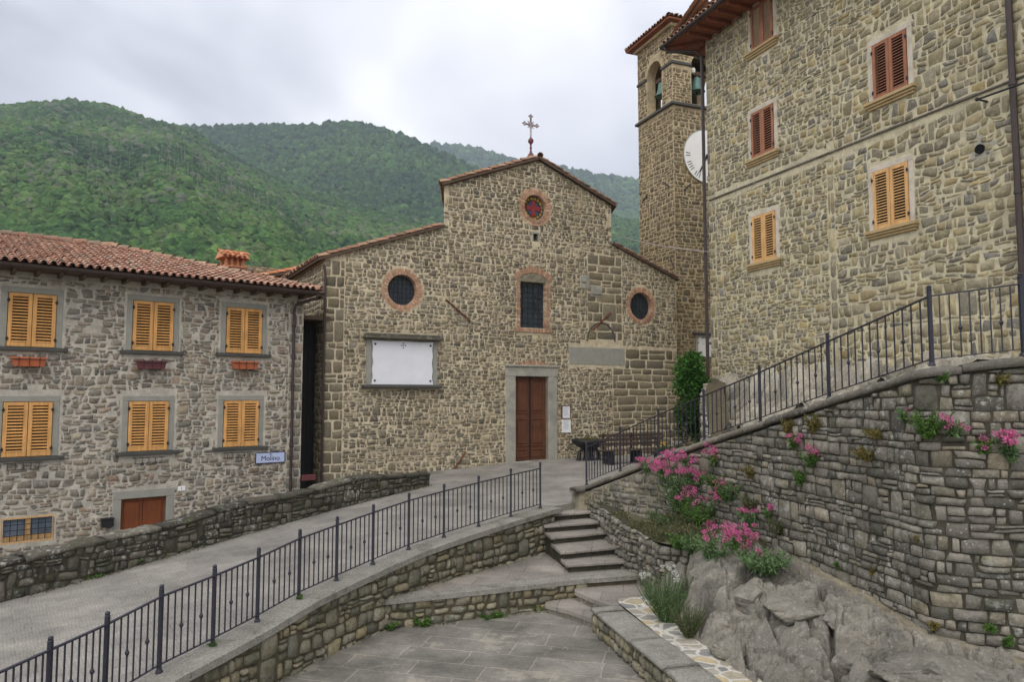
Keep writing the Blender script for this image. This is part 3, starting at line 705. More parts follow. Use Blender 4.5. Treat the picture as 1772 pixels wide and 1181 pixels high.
cen = lambda pts: Vector((sum(p[0] for p in pts)/len(pts), sum(p[1] for p in pts)/len(pts), 0))

# left parapet between the ramp and the lane
pp = Path(PARA); pz = interp(pp, [p.z for p in PARA])
hgt = lambda t: pz(t)+.58+.03*math.sin(t*1.9)-max(0, t-14.3)*.12
w = thing('parapet_wall', 'low dark mossy stone parapet with lichen spots along the street below the left house', 'wall')
mb = MB(); stonewall(mb, pp, hgt, lambda t: pz(t)-.05, 1, .15, (.14, .38), .008, .03, 11, rough=.9); mb.build('stone_facing', M['parapetstone'], w, True)
mb = MB(); ribbon(mb, pp, hgt, lambda t: pz(t)-1.6, 1, -.01, -.34); mb.build('core', M['joint'], w)
mb = MB(); capblocks(mb, pp, hgt, 1, .03, -.4, .09, 5, rough=.03); mb.build('coping', M['parapetstone'], w, True)

# ramp retaining wall with concrete curb
lp = Path([(p.x, p.y) for p in LR]+[(1.12, 17.75)]); lz = interp(lp, [p.z for p in LR]+[LR[-1].z+.01])
w = thing('ramp_retaining_wall', 'yellow grey stone wall under the street railing with a pebbled concrete curb', 'wall')
lpo = Path([(lp.at(t)[0]+lp.nrm(t)*.31) for t in np.linspace(0, lp.len-.5, 30)])
lzo = lambda t: lz(min(t*lp.len/lpo.len, lp.len))
mb = MB(); stonewall(mb, lpo, lambda t: lzo(t)-.08, lambda t: (ZT if lpo.at(t)[0].x > -1.5 else ZP)-.08, 1, .17, (.15, .38), .012, .045, 21)
mb.build('stone_facing', M['rampstone'], w, True)
mb = MB(); ribbon(mb, lpo, lambda t: lzo(t)-.07, lambda t: -2.3, 1, -.005, -.4); mb.build('core', M['jointp'], w)
mb = MB(); ribbon(mb, lp, lambda t: lz(t)+.0, lambda t: lz(t)-.1, 1, .38, -.13, t1=lp.len-.3); mb.build('curb', M['pebble'], w)

# railings
def railing(name, label, pts, nb, seed, knots):
    r = thing(name, label, 'railing', (pts[0].x, pts[0].y, pts[0].z))
    o = pts[0]
    pm = MB(); pm.box(-.022, -.022, 0, .022, .022, 1.0); pm.lathe((0, 0, 0), [(.045, 0), (.045, .012), (.035, .03), (.026, .05)], 10)
    pm.lathe((0, 0, .99), [(.03, 0), (.033, .012), (.024, .022), (.028, .035), (.03, .045), (.018, .062), (.004, .066)], 10)
    post = None; bal = None; kn = None
    bm1 = MB(); bm1.box(-.0075, -.0075, 0, .0075, .0075, .8)
    bm2 = MB(); bm2.box(-.0075, -.0075, 0, .0075, .0075, .8); bm2.lathe((0, 0, .36), [(.008, -.05), (.014, -.04), (.012, -.03), (.02, -.02), (.028, 0), (.02, .02), (.012, .03), (.014, .04), (.008, .05)], 8)
    hr = MB(); lo = MB(); k = 0
    for i, p in enumerate(pts):
        if post is None: post = pm.build('post', M['iron'], r); q = post
        else: q = post.copy(); COL.objects.link(q); q.parent = r
        q.location = p-o
        if i < len(pts)-1:
            b = pts[i+1]; d = b-p; L = d.xy.length; n = nb[i] if isinstance(nb, list) else nb
            for (mb_, h, th) in ((hr, .90, .018), (lo, .085, .012)):
                a3 = p-o+Vector((0, 0, h)); b3 = b-o+Vector((0, 0, h)); sd_ = Vector((-d.y, d.x, 0)).normalized()*(.02 if mb_ is hr else .014)
                V = [a3-sd_, a3+sd_, a3+sd_+Vector((0, 0, th)), a3-sd_+Vector((0, 0, th)), b3-sd_, b3+sd_, b3+sd_+Vector((0, 0, th)), b3-sd_+Vector((0, 0, th))]
                mb_.add(V, [[0, 1, 2, 3], [4, 7, 6, 5], [0, 4, 5, 1], [1, 5, 6, 2], [2, 6, 7, 3], [3, 7, 4, 0]])
            for j in range(1, n+1):
                k += 1; t = j/(n+1); kk = (j in knots(n))
                src = kn if kk else bal
                if src is None:
                    src = (bm2 if kk else bm1).build('baluster', M['iron'], r)
                    if kk: kn = src
                    else: bal = src
                    c = src
                else: c = src.copy(); COL.objects.link(c); c.parent = r
                c.location = p-o+d*t+Vector((0, 0, .095)); c.rotation_euler = (0, 0, math.atan2(d.y, d.x))
    hr.build('handrail', M['iron'], r); lo.build('bottom_rail', M['iron'], r)
    return r
railing('iron_railing', 'dark iron railing with pointed posts along the lower edge of the street ramp', LR, 7, 1, lambda n: (3, 6) if n > 6 else (3,))
railing('iron_railing', 'dark iron railing climbing to the right on the flowery retaining wall', RR, [11, 10, 10, 11, 11, 12, 8, 6], 2, lambda n: (3, 7, 10))

# right retaining wall: cap and stones
rp = Path([(1.45, 18.05), *[(p.x, p.y) for p in RR]]); rz = interp(rp, [RR[0].z-.02]+[p.z for p in RR])
rbot = interp(rp, [-.75, -.75, -.75, -.7, -.62, -.62, -.75, -1.0, -1.35, -1.6])
# facing set 15 cm proud of the railing line
rpo = Path([(rp.at(t)[0]+rp.nrm(t)*.14) for t in np.linspace(0, rp.len, 46)]); kf = rp.len/rpo.len
w = thing('flowery_retaining_wall', 'tall grey coursed stone wall on the right with plants in its joints and sloping coping', 'wall')
mb = MB(); stonewall(mb, rpo, lambda t: rz(t*kf)-.13, lambda t: rbot(t*kf), 1, .14, (.12, .40), .005, .024, 31, batter=0, t0=.5, wob=.2, cut=.06, pw=12, rough=1.0)
mb.build('stone_facing', M['rw'], w, True)
mb = MB(); ribbon(mb, rpo, lambda t: rz(t*kf)-.12, lambda t: rbot(t*kf)-.4, 1, -.008, -.45, t0=2.5); mb.build('core', M['joint'], w)
mb = MB(); ribbon(mb, rpo, lambda t: rz(t*kf)-.125, lambda t: rbot(t*kf)-.4, 1, -.002, -.4, t0=.12, t1=2.7); mb.build('rendered_end', M['plaster'], w)
mb = MB(); capblocks(mb, rp, lambda t: rz(t)-.13, 1, .20, -.16, .11, 9, (1.0, 1.7), rough=.014); mb.build('coping', M['capdark'], w, True)

# lower side wall of the steps
NOSE = [((931, 893), (1025, 886)), ((942, 911), (1036, 904)), ((954, 931), (1049, 922)), ((971, 957), (1064, 948)), ((981, 979), (1082, 972)), ((1000, 1003), (1102, 995))]
NZ = [-.50, -.66, -.82, -.98, -1.14, -1.30]
nl = [onz(*a[0], z) for a, z in zip(NOSE, NZ)]; nr = [onz(*a[1], z) for a, z in zip(NOSE, NZ)]
sw = Path([(1.78, 18.25), (nr[0].x+.02, nr[0].y), (nr[2].x+.02, nr[2].y), (nr[4].x+.03, nr[4].y), (nr[5].x+.06, nr[5].y), (2.72, 13.75), (3.3, 13.35), (3.9, 13.3)])
swt = interp(sw, [-.18, -.26, -.34, -.42, -.46, -.5, -.52, -.5])
w = thing('stair_side_wall', 'rough low wall of small dark stones along the right side of the steps', 'wall')
mb = MB(); stonewall(mb, sw, swt, lambda t: -1.75, 1, .11, (.08, .24), .007, .06, 41, rough=1.3, hv=.45); mb.build('stone_facing', M['rw'], w, True)
mb = MB(); ribbon(mb, sw, lambda t: swt(t)-.03, lambda t: -2.2, 1, -.005, -.3); mb.build('core', M['joint'], w)

# steps
st = thing('stone_steps', 'flight of five worn grey stone steps from the street down to the terrace', 'steps')
for k in range(5):
    mb = MB(); z = NZ[k]; b0, b1 = (nl[k-1], nr[k-1]) if k else (Vector((.74, 17.3, 0)), Vector((1.95, 18.35, 0)))
    ax_ = (nr[k]-nl[k]).normalized(); n_ = 10
    f0 = [nl[k].lerp(nr[k]+ax_*.1, q/n_)+Vector((0, random.uniform(-.012, .012), random.uniform(-.004, .004))) for q in range(n_+1)]
    bk = [b0.lerp(b1+ax_*.1, q/n_)+Vector((0, .16, 0)) for q in range(n_+1)]
    V = []
    for a, b in zip(f0, bk): V += [(a.x, a.y+.03, z-.06), (a.x, a.y, z-.045), (a.x, a.y, z-.012), (a.x, a.y+.015, z), (b.x, b.y, z), (b.x, b.y, z-.06)]
    F = [[q*6+r_, q*6+(r_+1) % 6, (q+1)*6+(r_+1) % 6, (q+1)*6+r_] for q in range(n_) for r_ in range(6)]+[list(range(6)), [n_*6+r_ for r_ in range(6)]]
    mb.add(V, F); mb.build('tread', M['tread'], st)
    mb = MB(); q0, q1 = f0[0]+Vector((.05, .1, 0)), f0[-1]+Vector((0, .1, 0))
    V = [(q0.x, q0.y, z-.061), (q1.x, q1.y, z-.061), (bk[-1].x, bk[-1].y+.3, z-.061), (bk[0].x+.02, bk[0].y+.3, z-.061)]
    V += [(a, b, -1.6) for a, b, _ in V]
    mb.add(V, [[0, 1, 2, 3], [0, 4, 5, 1], [1, 5, 6, 2], [2, 6, 7, 3], [3, 7, 4, 0]]); mb.build('riser', M['joint'], st)  # dark joint colour paints the shade under each tread

mb = MB(); a, b = Vector((.72, 17.28, 0)), Vector((1.66, 18.36, 0)); d_ = (b-a).normalized(); n_ = Vector((-d_.y, d_.x, 0))*.16
V = [(p.x, p.y, -.36) for p in (a, b, b+n_, a+n_)]+[(p.x, p.y, -.6) for p in (a, b, b+n_, a+n_)]; mb.add(V, [[0, 1, 2, 3], [0, 4, 5, 1], [1, 5, 6, 2], [2, 6, 7, 3], [3, 7, 4, 0]]); fixn(mb.build('edge_stone', M['pebble'], st))
# terrace with its front wall
tA = onz(608, 1044, ZT); tB = onz(995, 1003, ZT); tC = Vector((nr[5].x+.08, nr[5].y, ZT)); tB2 = Vector((nl[5].x, nl[5].y, ZT))
te = thing('raised_terrace', 'small grey terrace at the foot of the steps with a low stone front', 'terrace')
tp = Path([(tA.x-.35, tA.y-.1), (tA.x, tA.y), ((tA.x+tB2.x)/2, (tA.y+tB2.y)/2-.05), (tB2.x, tB2.y), (tC.x, tC.y)])
mb = MB(); stonewall(mb, tp, lambda t: ZT-.08, lambda t: ZP-.1, 1, .15, (.16, .36), .012, .04, 51, t1=tp.len-1.1); mb.build('stone_front', M['rampstone'], te, True)
mb = MB(); ribbon(mb, tp, lambda t: ZT-.08, lambda t: -2.2, 1, -.005, -.4); mb.build('core', M['jointp'], te)
mb = MB(); ribbon(mb, tp, lambda t: ZT, lambda t: ZT-.085, 1, .05, -.32); mb.build('edge_curb', M['pebble'], te)
outl = [(tA.x-.6, tA.y+.1), (tA.x, tA.y+.25), ((tA.x+tB2.x)/2, (tA.y+tB2.y)/2+.2), (tB2.x, tB2.y+.25), (tC.x, tC.y+.25), (2.7, 14.6), (2.5, 15.4), (1.98, 17.2), (.6, 17.1), (-.2, 16), (-1.4, 14.6)]
o = sheet('terrace_paving', outl, lambda x, y: ZT-.004, .6, M['tread'], None); o.parent = te
# two half steps down to the square
def slab(name, pts, z, th, parent, m, under=-2.0, ov=.03):
    c = cen([(p.x, p.y) for p in pts]); n = len(pts); mb = MB()
    V = [(p.x, p.y, z) for p in pts]+[(p.x, p.y, z-th) for p in pts]
    mb.add(V, [list(range(n)), list(range(n, 2*n))[::-1]]+[[i, n+i, n+(i+1) % n, (i+1) % n] for i in range(n)]); o = fixn(mb.build('tread', m, parent))
    mb = MB(); q = [Vector((p.x+(c.x-p.x)*.05, p.y+(c.y-p.y)*.05, 0)) for p in pts]
    V = [(p.x, p.y, z-th-.001) for p in q]+[(p.x, p.y, under) for p in q]; mb.add(V, [[i, n+i, n+(i+1) % n, (i+1) % n] for i in range(n)]); mb.build('riser', M['rw'], parent)
ls = thing('lower_steps', 'two wide slanting steps between the terrace corner and the low bench wall', 'steps')
slab('a', [onz(994, 1024, -1.47), onz(1023, 1037, -1.47), onz(1062, 1052, -1.47), onz(1160, 1052, -1.47), onz(1140, 995, -1.47), Vector((tC.x, tC.y+.1, 0)), Vector((tB2.x-.05, tB2.y+.1, 0))], -1.47, .07, ls, M['tread'])
slab('b', [onz(943, 1047, -1.645), onz(985, 1058, -1.645), onz(1024, 1072, -1.645), onz(1062, 1085, -1.645), onz(1085, 1040, -1.645), onz(1000, 1016, -1.645), onz(950, 1028, -1.645)], -1.645, .07, ls, M['tread'])

# low bench wall
b0, b1 = onz(1026, 1050, ZB), onz(1190, 1186, ZB); e0, e1 = onz(1078, 1042, ZB), onz(1262, 1186, ZB)
dd = (b1-b0).normalized(); de = (e1-e0).normalized()
bp = Path([(b0.x, b0.y), (b1.x, b1.y), (b1.x+dd.x*3.2, b1.y+dd.y*3.2)][::-1])
w = thing('bench_wall', 'low stone bench wall with grey slab top running to the bottom of the photo', 'wall')
mb = MB(); stonewall(mb, bp, lambda t: ZB-.07, lambda t: ZP-.1, -1, .13, (.12, .3), .01, .045, 61); mb.build('stone_facing', M['rampstone'], w, True)
mb = MB(); ribbon(mb, bp, lambda t: ZB-.065, lambda t: -2.2, -1, -.005, -.5); mb.build('core', M['joint'], w)
mb = MB(); capblocks(mb, bp, lambda t: ZB-.07, -1, .05, -.5, .07, 15, (1.1, 1.5), rough=.006); mb.build('slab_top', M['pebble'], w, True)

# white mortared strip behind the bench, and the rock
def mosaic():
    n = NT('mortared_stones'); v = n.tc.outputs['Object']; d = n.vmath('SCALE', n.vmath('SUBTRACT', n.noise(v, 4, 2, .5, True), (.5, .5, .5)), .1); v2 = n.vmath('ADD', v, d)
    e_ = n.vor(v2, 3.6, 'DISTANCE_TO_EDGE'); c = n.vor(v2, 3.6, 'F1', 'Color'); s_ = n.N('ShaderNodeSeparateColor'); n.lk(c, s_.inputs[0])
    col = n.ramp(s_.outputs[0], [(0, K(112,114,112)), (.4, K(146,140,128)), (.7, K(170,154,118)), (1, K(130,128,120))]); m_ = n.mr(e_, .05, .1)
    col = n.mix(m_, K(178,174,164), col); col = n.tint(col, n.noise(v, 6, 6, .75), .6, 1.2); n.bump(m_, .5, .015); return n.fin(col, .9, .2)
M['mosaic'] = mosaic()
def rockmat():
    n = NT('outcrop_rock'); v = n.tc.outputs['Object']; t = n.tone()
    f = n.noise(v, 7, 8, .72); g = n.noise(v, 60, 3, .7)
    col = n.mix(t[0], K(106,102,93), K(136,131,120)); col = n.tint(col, f, .62, 1.3); col = n.tint(col, g, .85, 1.15)
    col = n.mix(n.mr(n.noise(v, 2.4, 6, .7), .5, .62, 0, .7), col, K(104,102,96)); col = n.mix(n.mr(n.noise(v, 5.4, 6, .75), .56, .64, 0, .55), col, K(150,148,138))
    sand = n.tint(K(146,137,116), f, .6, 1.25); col = n.mix(t[1], col, sand)
    col = n.mix(n.mr(n.vor(v, 11, 'F1'), .12, .2, .5, 0), col, K(160,158,148)); col = n.mix(n.mr(n.noise(v, 17, 5, .8), .58, .66, 0, .6), col, K(76,74,68)); col = n.mix(n.mr(n.noise(v, 2.1, 6, .8), .6, .68, 0, .6), col, (.06, .07, .03, 1))
    n.bump(n.math('ADD', n.math('MULTIPLY', f, .9), n.math('ADD', n.math('MULTIPLY', n.noise(v, 19, 5, .8), .4), n.math('MULTIPLY', g, .15))), 1.0, .07); return n.fin(col, .95, .15)
M['rock'] = rockmat()
m0 = e0; 
SE = [(e0.x+.0, e0.y), (e1.x, e1.y), (e1.x+de.x*2.6, e1.y+de.y*2.6)]
mw = [.34, .30, .5]
SE = [(a-.07, b) for a, b in SE]
poly = [SE[0], SE[1], SE[2], (SE[2][0]+.6, SE[2][1]+.2), (SE[1][0]+.55, SE[1][1]+.2), (SE[0][0]+.75, SE[0][1]+.05), (e0.x+.6, e0.y+.5), (e0.x-.05, e0.y+.3)]
sheet('mortared_verge', poly, lambda x, y: ZB-.03, .3, M['mosaic'])
gx = np.arange(1.7, 8.4, .024); gy = np.arange(5.2, 14.4, .026); GX, GY = np.meshgrid(gx, gy)
def line_d(px, py, pts):           # signed distance to a polyline (left/right of it)
    best = np.full(px.shape, 1e9); sg = np.zeros(px.shape); par = np.zeros(px.shape); acc = 0
    for a, b in zip(pts, pts[1:]):
        a = np.array(a[:2], float); b = np.array(b[:2], float); d = b-a; L = np.hypot(*d); t = np.clip(((px-a[0])*d[0]+(py-a[1])*d[1])/L**2, 0, 1)
        q = np.hypot(px-a[0]-t*d[0], py-a[1]-t*d[1]); s_ = np.sign(d[0]*(py-a[1])-d[1]*(px-a[0])); m = q < best
        best = np.where(m, q, best); sg = np.where(m, s_, sg); par = np.where(m, acc+t*L, par); acc += L
    return best*sg, par
rock_in = [(2.55, 14.2), (e0.x+.38, e0.y), (e1.x+.32, e1.y), (e1.x+de.x*2.6+.3, e1.y+de.y*2.6), (e1.x+de.x*4+.3, e1.y+de.y*4)]
dI, sI = line_d(GX, GY, rock_in); dW, sW = line_d(GX, GY, [tuple(rp.at(t)[0]) for t in np.linspace(0, rp.len, 40)])
dI = np.maximum(dI, 0); dWo = np.maximum(-dW, 0)
zb = np.interp(sW, np.linspace(0, rp.len, 10), [rbot(t) for t in np.linspace(0, rp.len, 10)])+.28
tt = dI/(dI+np.maximum(dWo-.12, 0)+1e-4); tt = np.clip(tt, 0, 1)
zbase = (ZB-.1)+(zb-(ZB-.1))*(tt**.85)
wx = GX+.09*fbm(GX*1.1, GY*1.1, 3, 3); wy = GY+.09*fbm(GX*1.1+40, GY*1.1, 7, 3)
f1, f2, cid, tA_ = worley(wx*1.15+(wy*.3), wy*1.05, 3); g1, g2, gid, tB_ = worley(wx*3.0, wy*2.7+wx*.5, 9)
h1, h2, hid, tC_ = worley(wx*7+fbm(GX*6, GY*6, 2, 2)*.3, wy*6.5, 19)
ed = np.clip((f2-f1)/.2, 0, 1); ed2 = np.clip((g2-g1)/.16, 0, 1); ed3 = np.clip((h2-h1)/.3, 0, 1)
amp = np.clip(dI/.3, 0, 1)*np.clip((dWo-.15)/.45, 0, 1)
big = (1-(1-ed)**4)*(.09+.17*cid); small = (1-(1-ed2)**4)*(.05+.07*gid)
tiltv = (cid-.5)*.5*((wx*1.05 % 1)-.5)
near = np.exp(-((GX-3.25)**2+(GY-12.7)**2)/.7)*.42
Zr = zbase+amp*(tA_*.55+tB_*.34*(.4+.6*(cid > .45))+tC_*.09+ed3*.016*(gid > .4)+big+small*(.35+.65*(cid > .45))-np.exp(-((f2-f1)/.05)**2)*.2-np.exp(-((g2-g1)/.05)**2)*.10*(gid > .25)+fbm(GX*3, GY*3, 1, 3)*.03+fbm(GX*13, GY*13, 1, 3)*.012-np.clip(.09-np.abs(vnoise(GX*2.1+GY, GY*1.7, 4.)), 0, 1)*1.1+tiltv*.22-.12)+near*amp
Zr = Zr-(1-np.clip(dI/.05, 0, 1))*.25
sand = np.clip((.40-dWo)/.25+fbm(GX*3, GY*3, 5, 3)*.5, 0, 1)*np.clip((GY*-1+13.0)/.5, 0, 1)
keepm = (dI > 0) & (dW < .1)
ny, nx = GX.shape; idx = np.arange(nx*ny).reshape(ny, nx)
qm = keepm[:-1, :-1] & keepm[1:, 1:] & keepm[:-1, 1:] & keepm[1:, :-1]
Fq = np.stack([idx[:-1, :-1][qm], idx[:-1, 1:][qm], idx[1:, 1:][qm], idx[1:, :-1][qm]], 1)
use = np.unique(Fq); rem = np.full(nx*ny, -1); rem[use] = np.arange(len(use))
V = np.stack([GX.ravel(), GY.ravel(), Zr.ravel()], 1)[use]; C = np.stack([cid.ravel(), sand.ravel(), gid.ravel()], 1)[use]
mb = MB(); mb.add(V, rem[Fq], C); tag(mb.build('rocky_bank', M['rock'], None, False), kind='structure')
def rock_z(x, y):
    i = min(max(int((x-gx[0])/.024), 0), nx-1); j = min(max(int((y-gy[0])/.026), 0), ny-1); return float(Zr[j, i])
def boulder(loc, size, rz, seed, label, m='rock', group=None, cat='boulder'):
    bm = bmesh.new(); bmesh.ops.create_icosphere(bm, subdivisions=5, radius=1)
    rg = random.Random(seed); pl = [(Vector((rg.gauss(0, 1), rg.gauss(0, 1), rg.gauss(0, .7))).normalized(), rg.uniform(.55, .85)) for _ in range(9)]
    co = np.array([v.co[:] for v in bm.verts])
    for n_, d in pl:
        n_ = np.array(n_[:]); q = co@n_; ex = np.maximum(q-d, 0); co = co-np.outer(ex*.97, n_)
    ns = fbm(co[:, 0]*2.2+seed, co[:, 1]*2.2, co[:, 2]*2.2, 6); rd = np.abs(vnoise(co[:, 0]*1.6+seed, co[:, 1]*1.6+9, co[:, 2]*1.6)); co = co*(1+ns[:, None]*.09-np.clip(.07-rd, 0, 1)[:, None]*1.2)
    co = co*np.array(size); F = np.array([[v.index for v in f.verts] for f in bm.faces]); bm.free()
    mb = MB(); mb.add(co, F, (rg.random(), 0, .5)); o = mb.build('boulder', M[m], None, True); o.location = loc; o.rotation_euler = (rg.uniform(-.2, .2), rg.uniform(-.2, .2), rz)
    return tag(o, label, cat, group)
def onrock(px, py):
    d = ray(px, py); o = Vector((0, 0, CAMZ)); t = 6
    while t < 20:
        q = o+d*t
        if gx[0] < q.x < gx[-1] and gy[0] < q.y < gy[-1] and q.z < rock_z(q.x, q.y): return q
        t += .03
    return o+d*12
for i, (px, py, s_, lb) in enumerate([
    (1385, 1050, (.6, .48, .24), 'largest rounded grey boulder in the middle of the rocky bank'),
    (1495, 1135, (.38, .32, .2), 'round grey boulder at the lower edge near the big flat slab'),
    (1640, 1160, (.8, .62, .2), 'broad flat grey slab of rock in the bottom right corner'),
    (1300, 1030, (.32, .3, .22), 'pitted grey boulder between the shrub and the largest boulder'),
    (1250, 975, (.4, .34, .24), 'pale rock hump right below the pink flowers'),
    (1285, 1110, (.45, .36, .18), 'low lumpy boulder just above the white mortared strip'),
    (1400, 1130, (.3, .24, .15), 'small angular rock under the largest boulder'),
    (1470, 1070, (.34, .26, .18), 'wedge shaped rock beside the pale sandy ledge')]):
    q = onrock(px, py); boulder((q.x, q.y+.1, q.z-.1), s_, i*1.3, 40+i, lb)

# planted ledge between the stair wall and the tall wall, and the bank above the railing
rpts = [tuple(rp.at(t)[0]) for t in np.linspace(0, 7.6, 16)]
led = [(1.85, 17.9)]+[(sw.at(t)[0]-sw.nrm(t)*.01) for t in np.linspace(1.2, sw.len, 14)]
led = [(p[0], p[1]) for p in led]+[(4.9, 12.6)]+[(x+.1, y+.1) for x, y in rpts[::-1]]
def zled(x, y):
    return -.44+.10*float(fbm(x*1.5, y*1.5, 2, 3))-.02*(16-y)
sheet('planted_ledge', led, zled, .15, M['soil'])
hb = [RH.w(t, .15) for t in (0, 2, 4, 6, 8, 10, 12, 14)]
bank = [(p.x-.05, p.y+.0) for p in RR[3:]]+[(9.5, 8.5)]+[(p.x, p.y) for p in reversed(hb)]
def pip(px, py, poly):
    c = np.zeros(px.shape, bool); n = len(poly)
    for i in range(n):
        x0, y0 = poly[i]; x1, y1 = poly[i-1]
        if y0 == y1: continue
        c ^= ((y0 > py) != (y1 > py)) & (px < (x1-x0)*(py-y0)/(y1-y0)+x0)
    return c
def bankmesh():
    x = np.arange(3.6, 11.2, .035); y = np.arange(7.5, 24, .035); X, Y = np.meshgrid(x, y); m = pip(X, Y, bank)
    num = 0; den = 0; best = np.full(X.shape, 1e9)
    for p in RR[2:]: d = np.hypot(X-p.x, Y-p.y); best = np.minimum(best, d); w_ = 1/(.05+d**2.5); num = num+w_*(p.z-.12); den = den+w_
    l = (X-RH.o.x)*RH.c+(Y-RH.o.y)*RH.s; dh = np.maximum((X-RH.o.x)*RH.s-(Y-RH.o.y)*RH.c, 0); k = np.exp(-dh*1.0)*np.minimum(1, best/1.2)
    Z = num/den*(1-k)+(2.75+.02*l)*k; a = np.minimum(1, best)
    f1, f2, c1, t1 = worley(X*4.2+fbm(X*3, Y*3, 1, 2)*.4, Y*3.6, 31); g1, g2, c2, t2 = worley(X*1.6+fbm(X, Y, 5, 2)*.4, Y*1.3, 33)
    Z = Z+a*(fbm(X*1.2, Y*1.2, 4, 4)*.12+(1-(1-np.clip((f2-f1)/.5, 0, 1))**3)*(.05+.09*c1)+(1-(1-np.clip((g2-g1)/.4, 0, 1))**3)*(.1+.22*c2)+t1*.12+t2*.3+fbm(X*14, Y*14, 3, 3)*.012-.12)
    ny_, nx_ = X.shape; id_ = np.arange(nx_*ny_).reshape(ny_, nx_); q = m[:-1, :-1] & m[1:, 1:] & m[:-1, 1:] & m[1:, :-1]
    F = np.stack([id_[:-1, :-1][q], id_[:-1, 1:][q], id_[1:, 1:][q], id_[1:, :-1][q]], 1); u = np.unique(F); r = np.full(nx_*ny_, -1); r[u] = np.arange(len(u))
    mb = MB(); mb.add(np.stack([X.ravel(), Y.ravel(), Z.ravel()], 1)[u], r[F], np.stack([c1.ravel()*.9, c2.ravel(), c1.ravel()], 1)[u]); return tag(mb.build('rocky_slope', M['lichenrock'], None, False), kind='structure')
bankmesh()
# rough stone revetment closing the slope towards the forecourt
rv = Path([(4.1, 15.2), (4.5, 17.2), (5.3, 20.4), (6.35, 23.75)]); rvt = interp(rv, [1.2, 1.75, 2.35, 2.8])
w = thing('slope_revetment', 'rough lichen covered stone revetment between the railing and the right house corner', 'wall')
mb = MB(); stonewall(mb, rv, rvt, lambda t: -.6, -1, .16, (.12, .34), .008, .1, 71, rough=1.8, hv=.45); mb.build('stone_facing', M['lichenrock'], w, True)
mb = MB(); ribbon(mb, rv, rvt, lambda t: -1, -1, -.01, -.5); mb.build('core', M['jointp'], w)
# ================================================================== CHURCH
def cl(px, py, off=0): return CH.loc(px, py, off)
ch = thing('stone_church', 'brown rubble stone church with stepped gable front, round windows and wooden door', 'church', (CH.o.x, CH.o.y, 0), CH.r)
A = cl(558, 447); Bp = cl(783, 395); Cq = cl(768, 395); D = cl(766, 320); E = cl(930, 277); F_ = cl(1062, 357); G = cl(1058, 424); H_ = cl(1171, 485)
XL = 0.0; XR = cl(1171, 600)[0]; zbot = -2.2
outer = [(XL, zbot), (XR, zbot), (XR, H_[1]), (G[0], G[1]), (G[0]+.0, F_[1]), (E[0], E[1]), (Cq[0], D[1]), (Cq[0], Bp[1]), (XL, A[1])]
def circ(px, py, rpx):
    c = cl(px, py); r = abs(cl(px, py-rpx)[1]-cl(px, py+rpx)[1])/2; return c[0], c[1], r
w1 = circ(696, 502, 27); w2 = circ(1109, 530, 24); w3 = circ(926, 359, 22)
tw = CH.rect(900, 488, 945, 568); dr = CH.rect(891, 652, 948, 794); slit = CH.rect(923, 405, 931, 418)
dr = (dr[0], -.02, dr[2], dr[3])
twa = [(tw[0], tw[1]), (tw[2], tw[1]), (tw[2], tw[3]), (tw[0], tw[3])]
holes = [circp(*w1), circp(*w2), circp(*w3), twa, rectp(*dr), rectp(*slit)]
mb = MB(); panel(mb, outer, holes, lambda a, b, d: (a, d, b), .3)
# body behind the front
DEP = 16
for (x0, x1, z0, z1) in ((XL, XL, A[1], A[1]), (XR, XR, H_[1], H_[1])): mb.add([(x0, 0, zbot), (x0, DEP, zbot), (x0, DEP, z0), (x0, 0, z0)], [[0, 1, 2, 3]])
SK = .5            # the nave runs back askew to the front
for (x0, za, zb_) in ((Cq[0], Bp[1]-.3, D[1]), (G[0], G[1]-.3, F_[1])): mb.add([(x0, 0, za), (x0+SK*DEP, DEP, za), (x0+SK*DEP, DEP, zb_), (x0, 0, zb_)], [[0, 1, 2, 3]])
mb.add([(a+(SK*DEP if b > H_[1]+.05 and b > Bp[1]-.05 else 0), DEP, b) for a, b in outer], [list(range(len(outer)))])
mb.build('wall', M['church'], ch)
ox_ = [XL, Cq[0]-.001, Cq[0], E[0], G[0], G[0]+.001, XR]; oz_ = [A[1], Bp[1], D[1], E[1], F_[1], G[1], H_[1]]; ctop = lambda S: np.interp(S, ox_, oz_)
cb_ = [cblock(w1[0], w1[1], w1[2]+.19), cblock(w2[0], w2[1], w2[2]+.19), cblock(w3[0], w3[1], w3[2]+.2), rblock(tw[0]-.15, tw[1]-.16, tw[2]+.15, tw[3]+.3), rblock(dr[0]-.37, -1, dr[2]+.37, dr[3]+.4), rblock(slit[0]-.07, slit[1]-.07, slit[2]+.07, slit[3]+.07)]
ql = CH.rect(985, 602, 1081, 632); qp = CH.rect(636, 588, 754, 668); cb_ += [rblock(ql[0]-.02, ql[1]-.02, ql[2]+.02, ql[3]+.02), rblock(qp[0]-.05, qp[1]-.1, qp[2]+.05, qp[3]+.2)]
AX = cl(1060, 650)[0]; AZ = ql[3]; AX2 = cl(1016, 480)[0]; AZT = cl(1040, 440)[1]
ash = [(AX, -1, XR, AZ), (AX2, AZ, cl(1076, 500)[0], AZT), (-.01, -1.5, .62, A[1])]
facade_stones(ch, M['churchS'], XL+.01, XR-.01, -1.2, ctop, cb_+[rblock(*a) for a in ash],   .108, (.11, .34), .007, .018, 101, hv=.5, wob=.6, cut=.06, pw=9, rough=1.0, jit=.075, name='rubble_stonework')
facade_stones(ch, M['churchA'], .0, 7, -1.5, A[1]-.05, [], .22, (.2, .5), .01, .02, 109, mapf=lambda S, Z, o: (-o, S, Z), name='side_stonework')
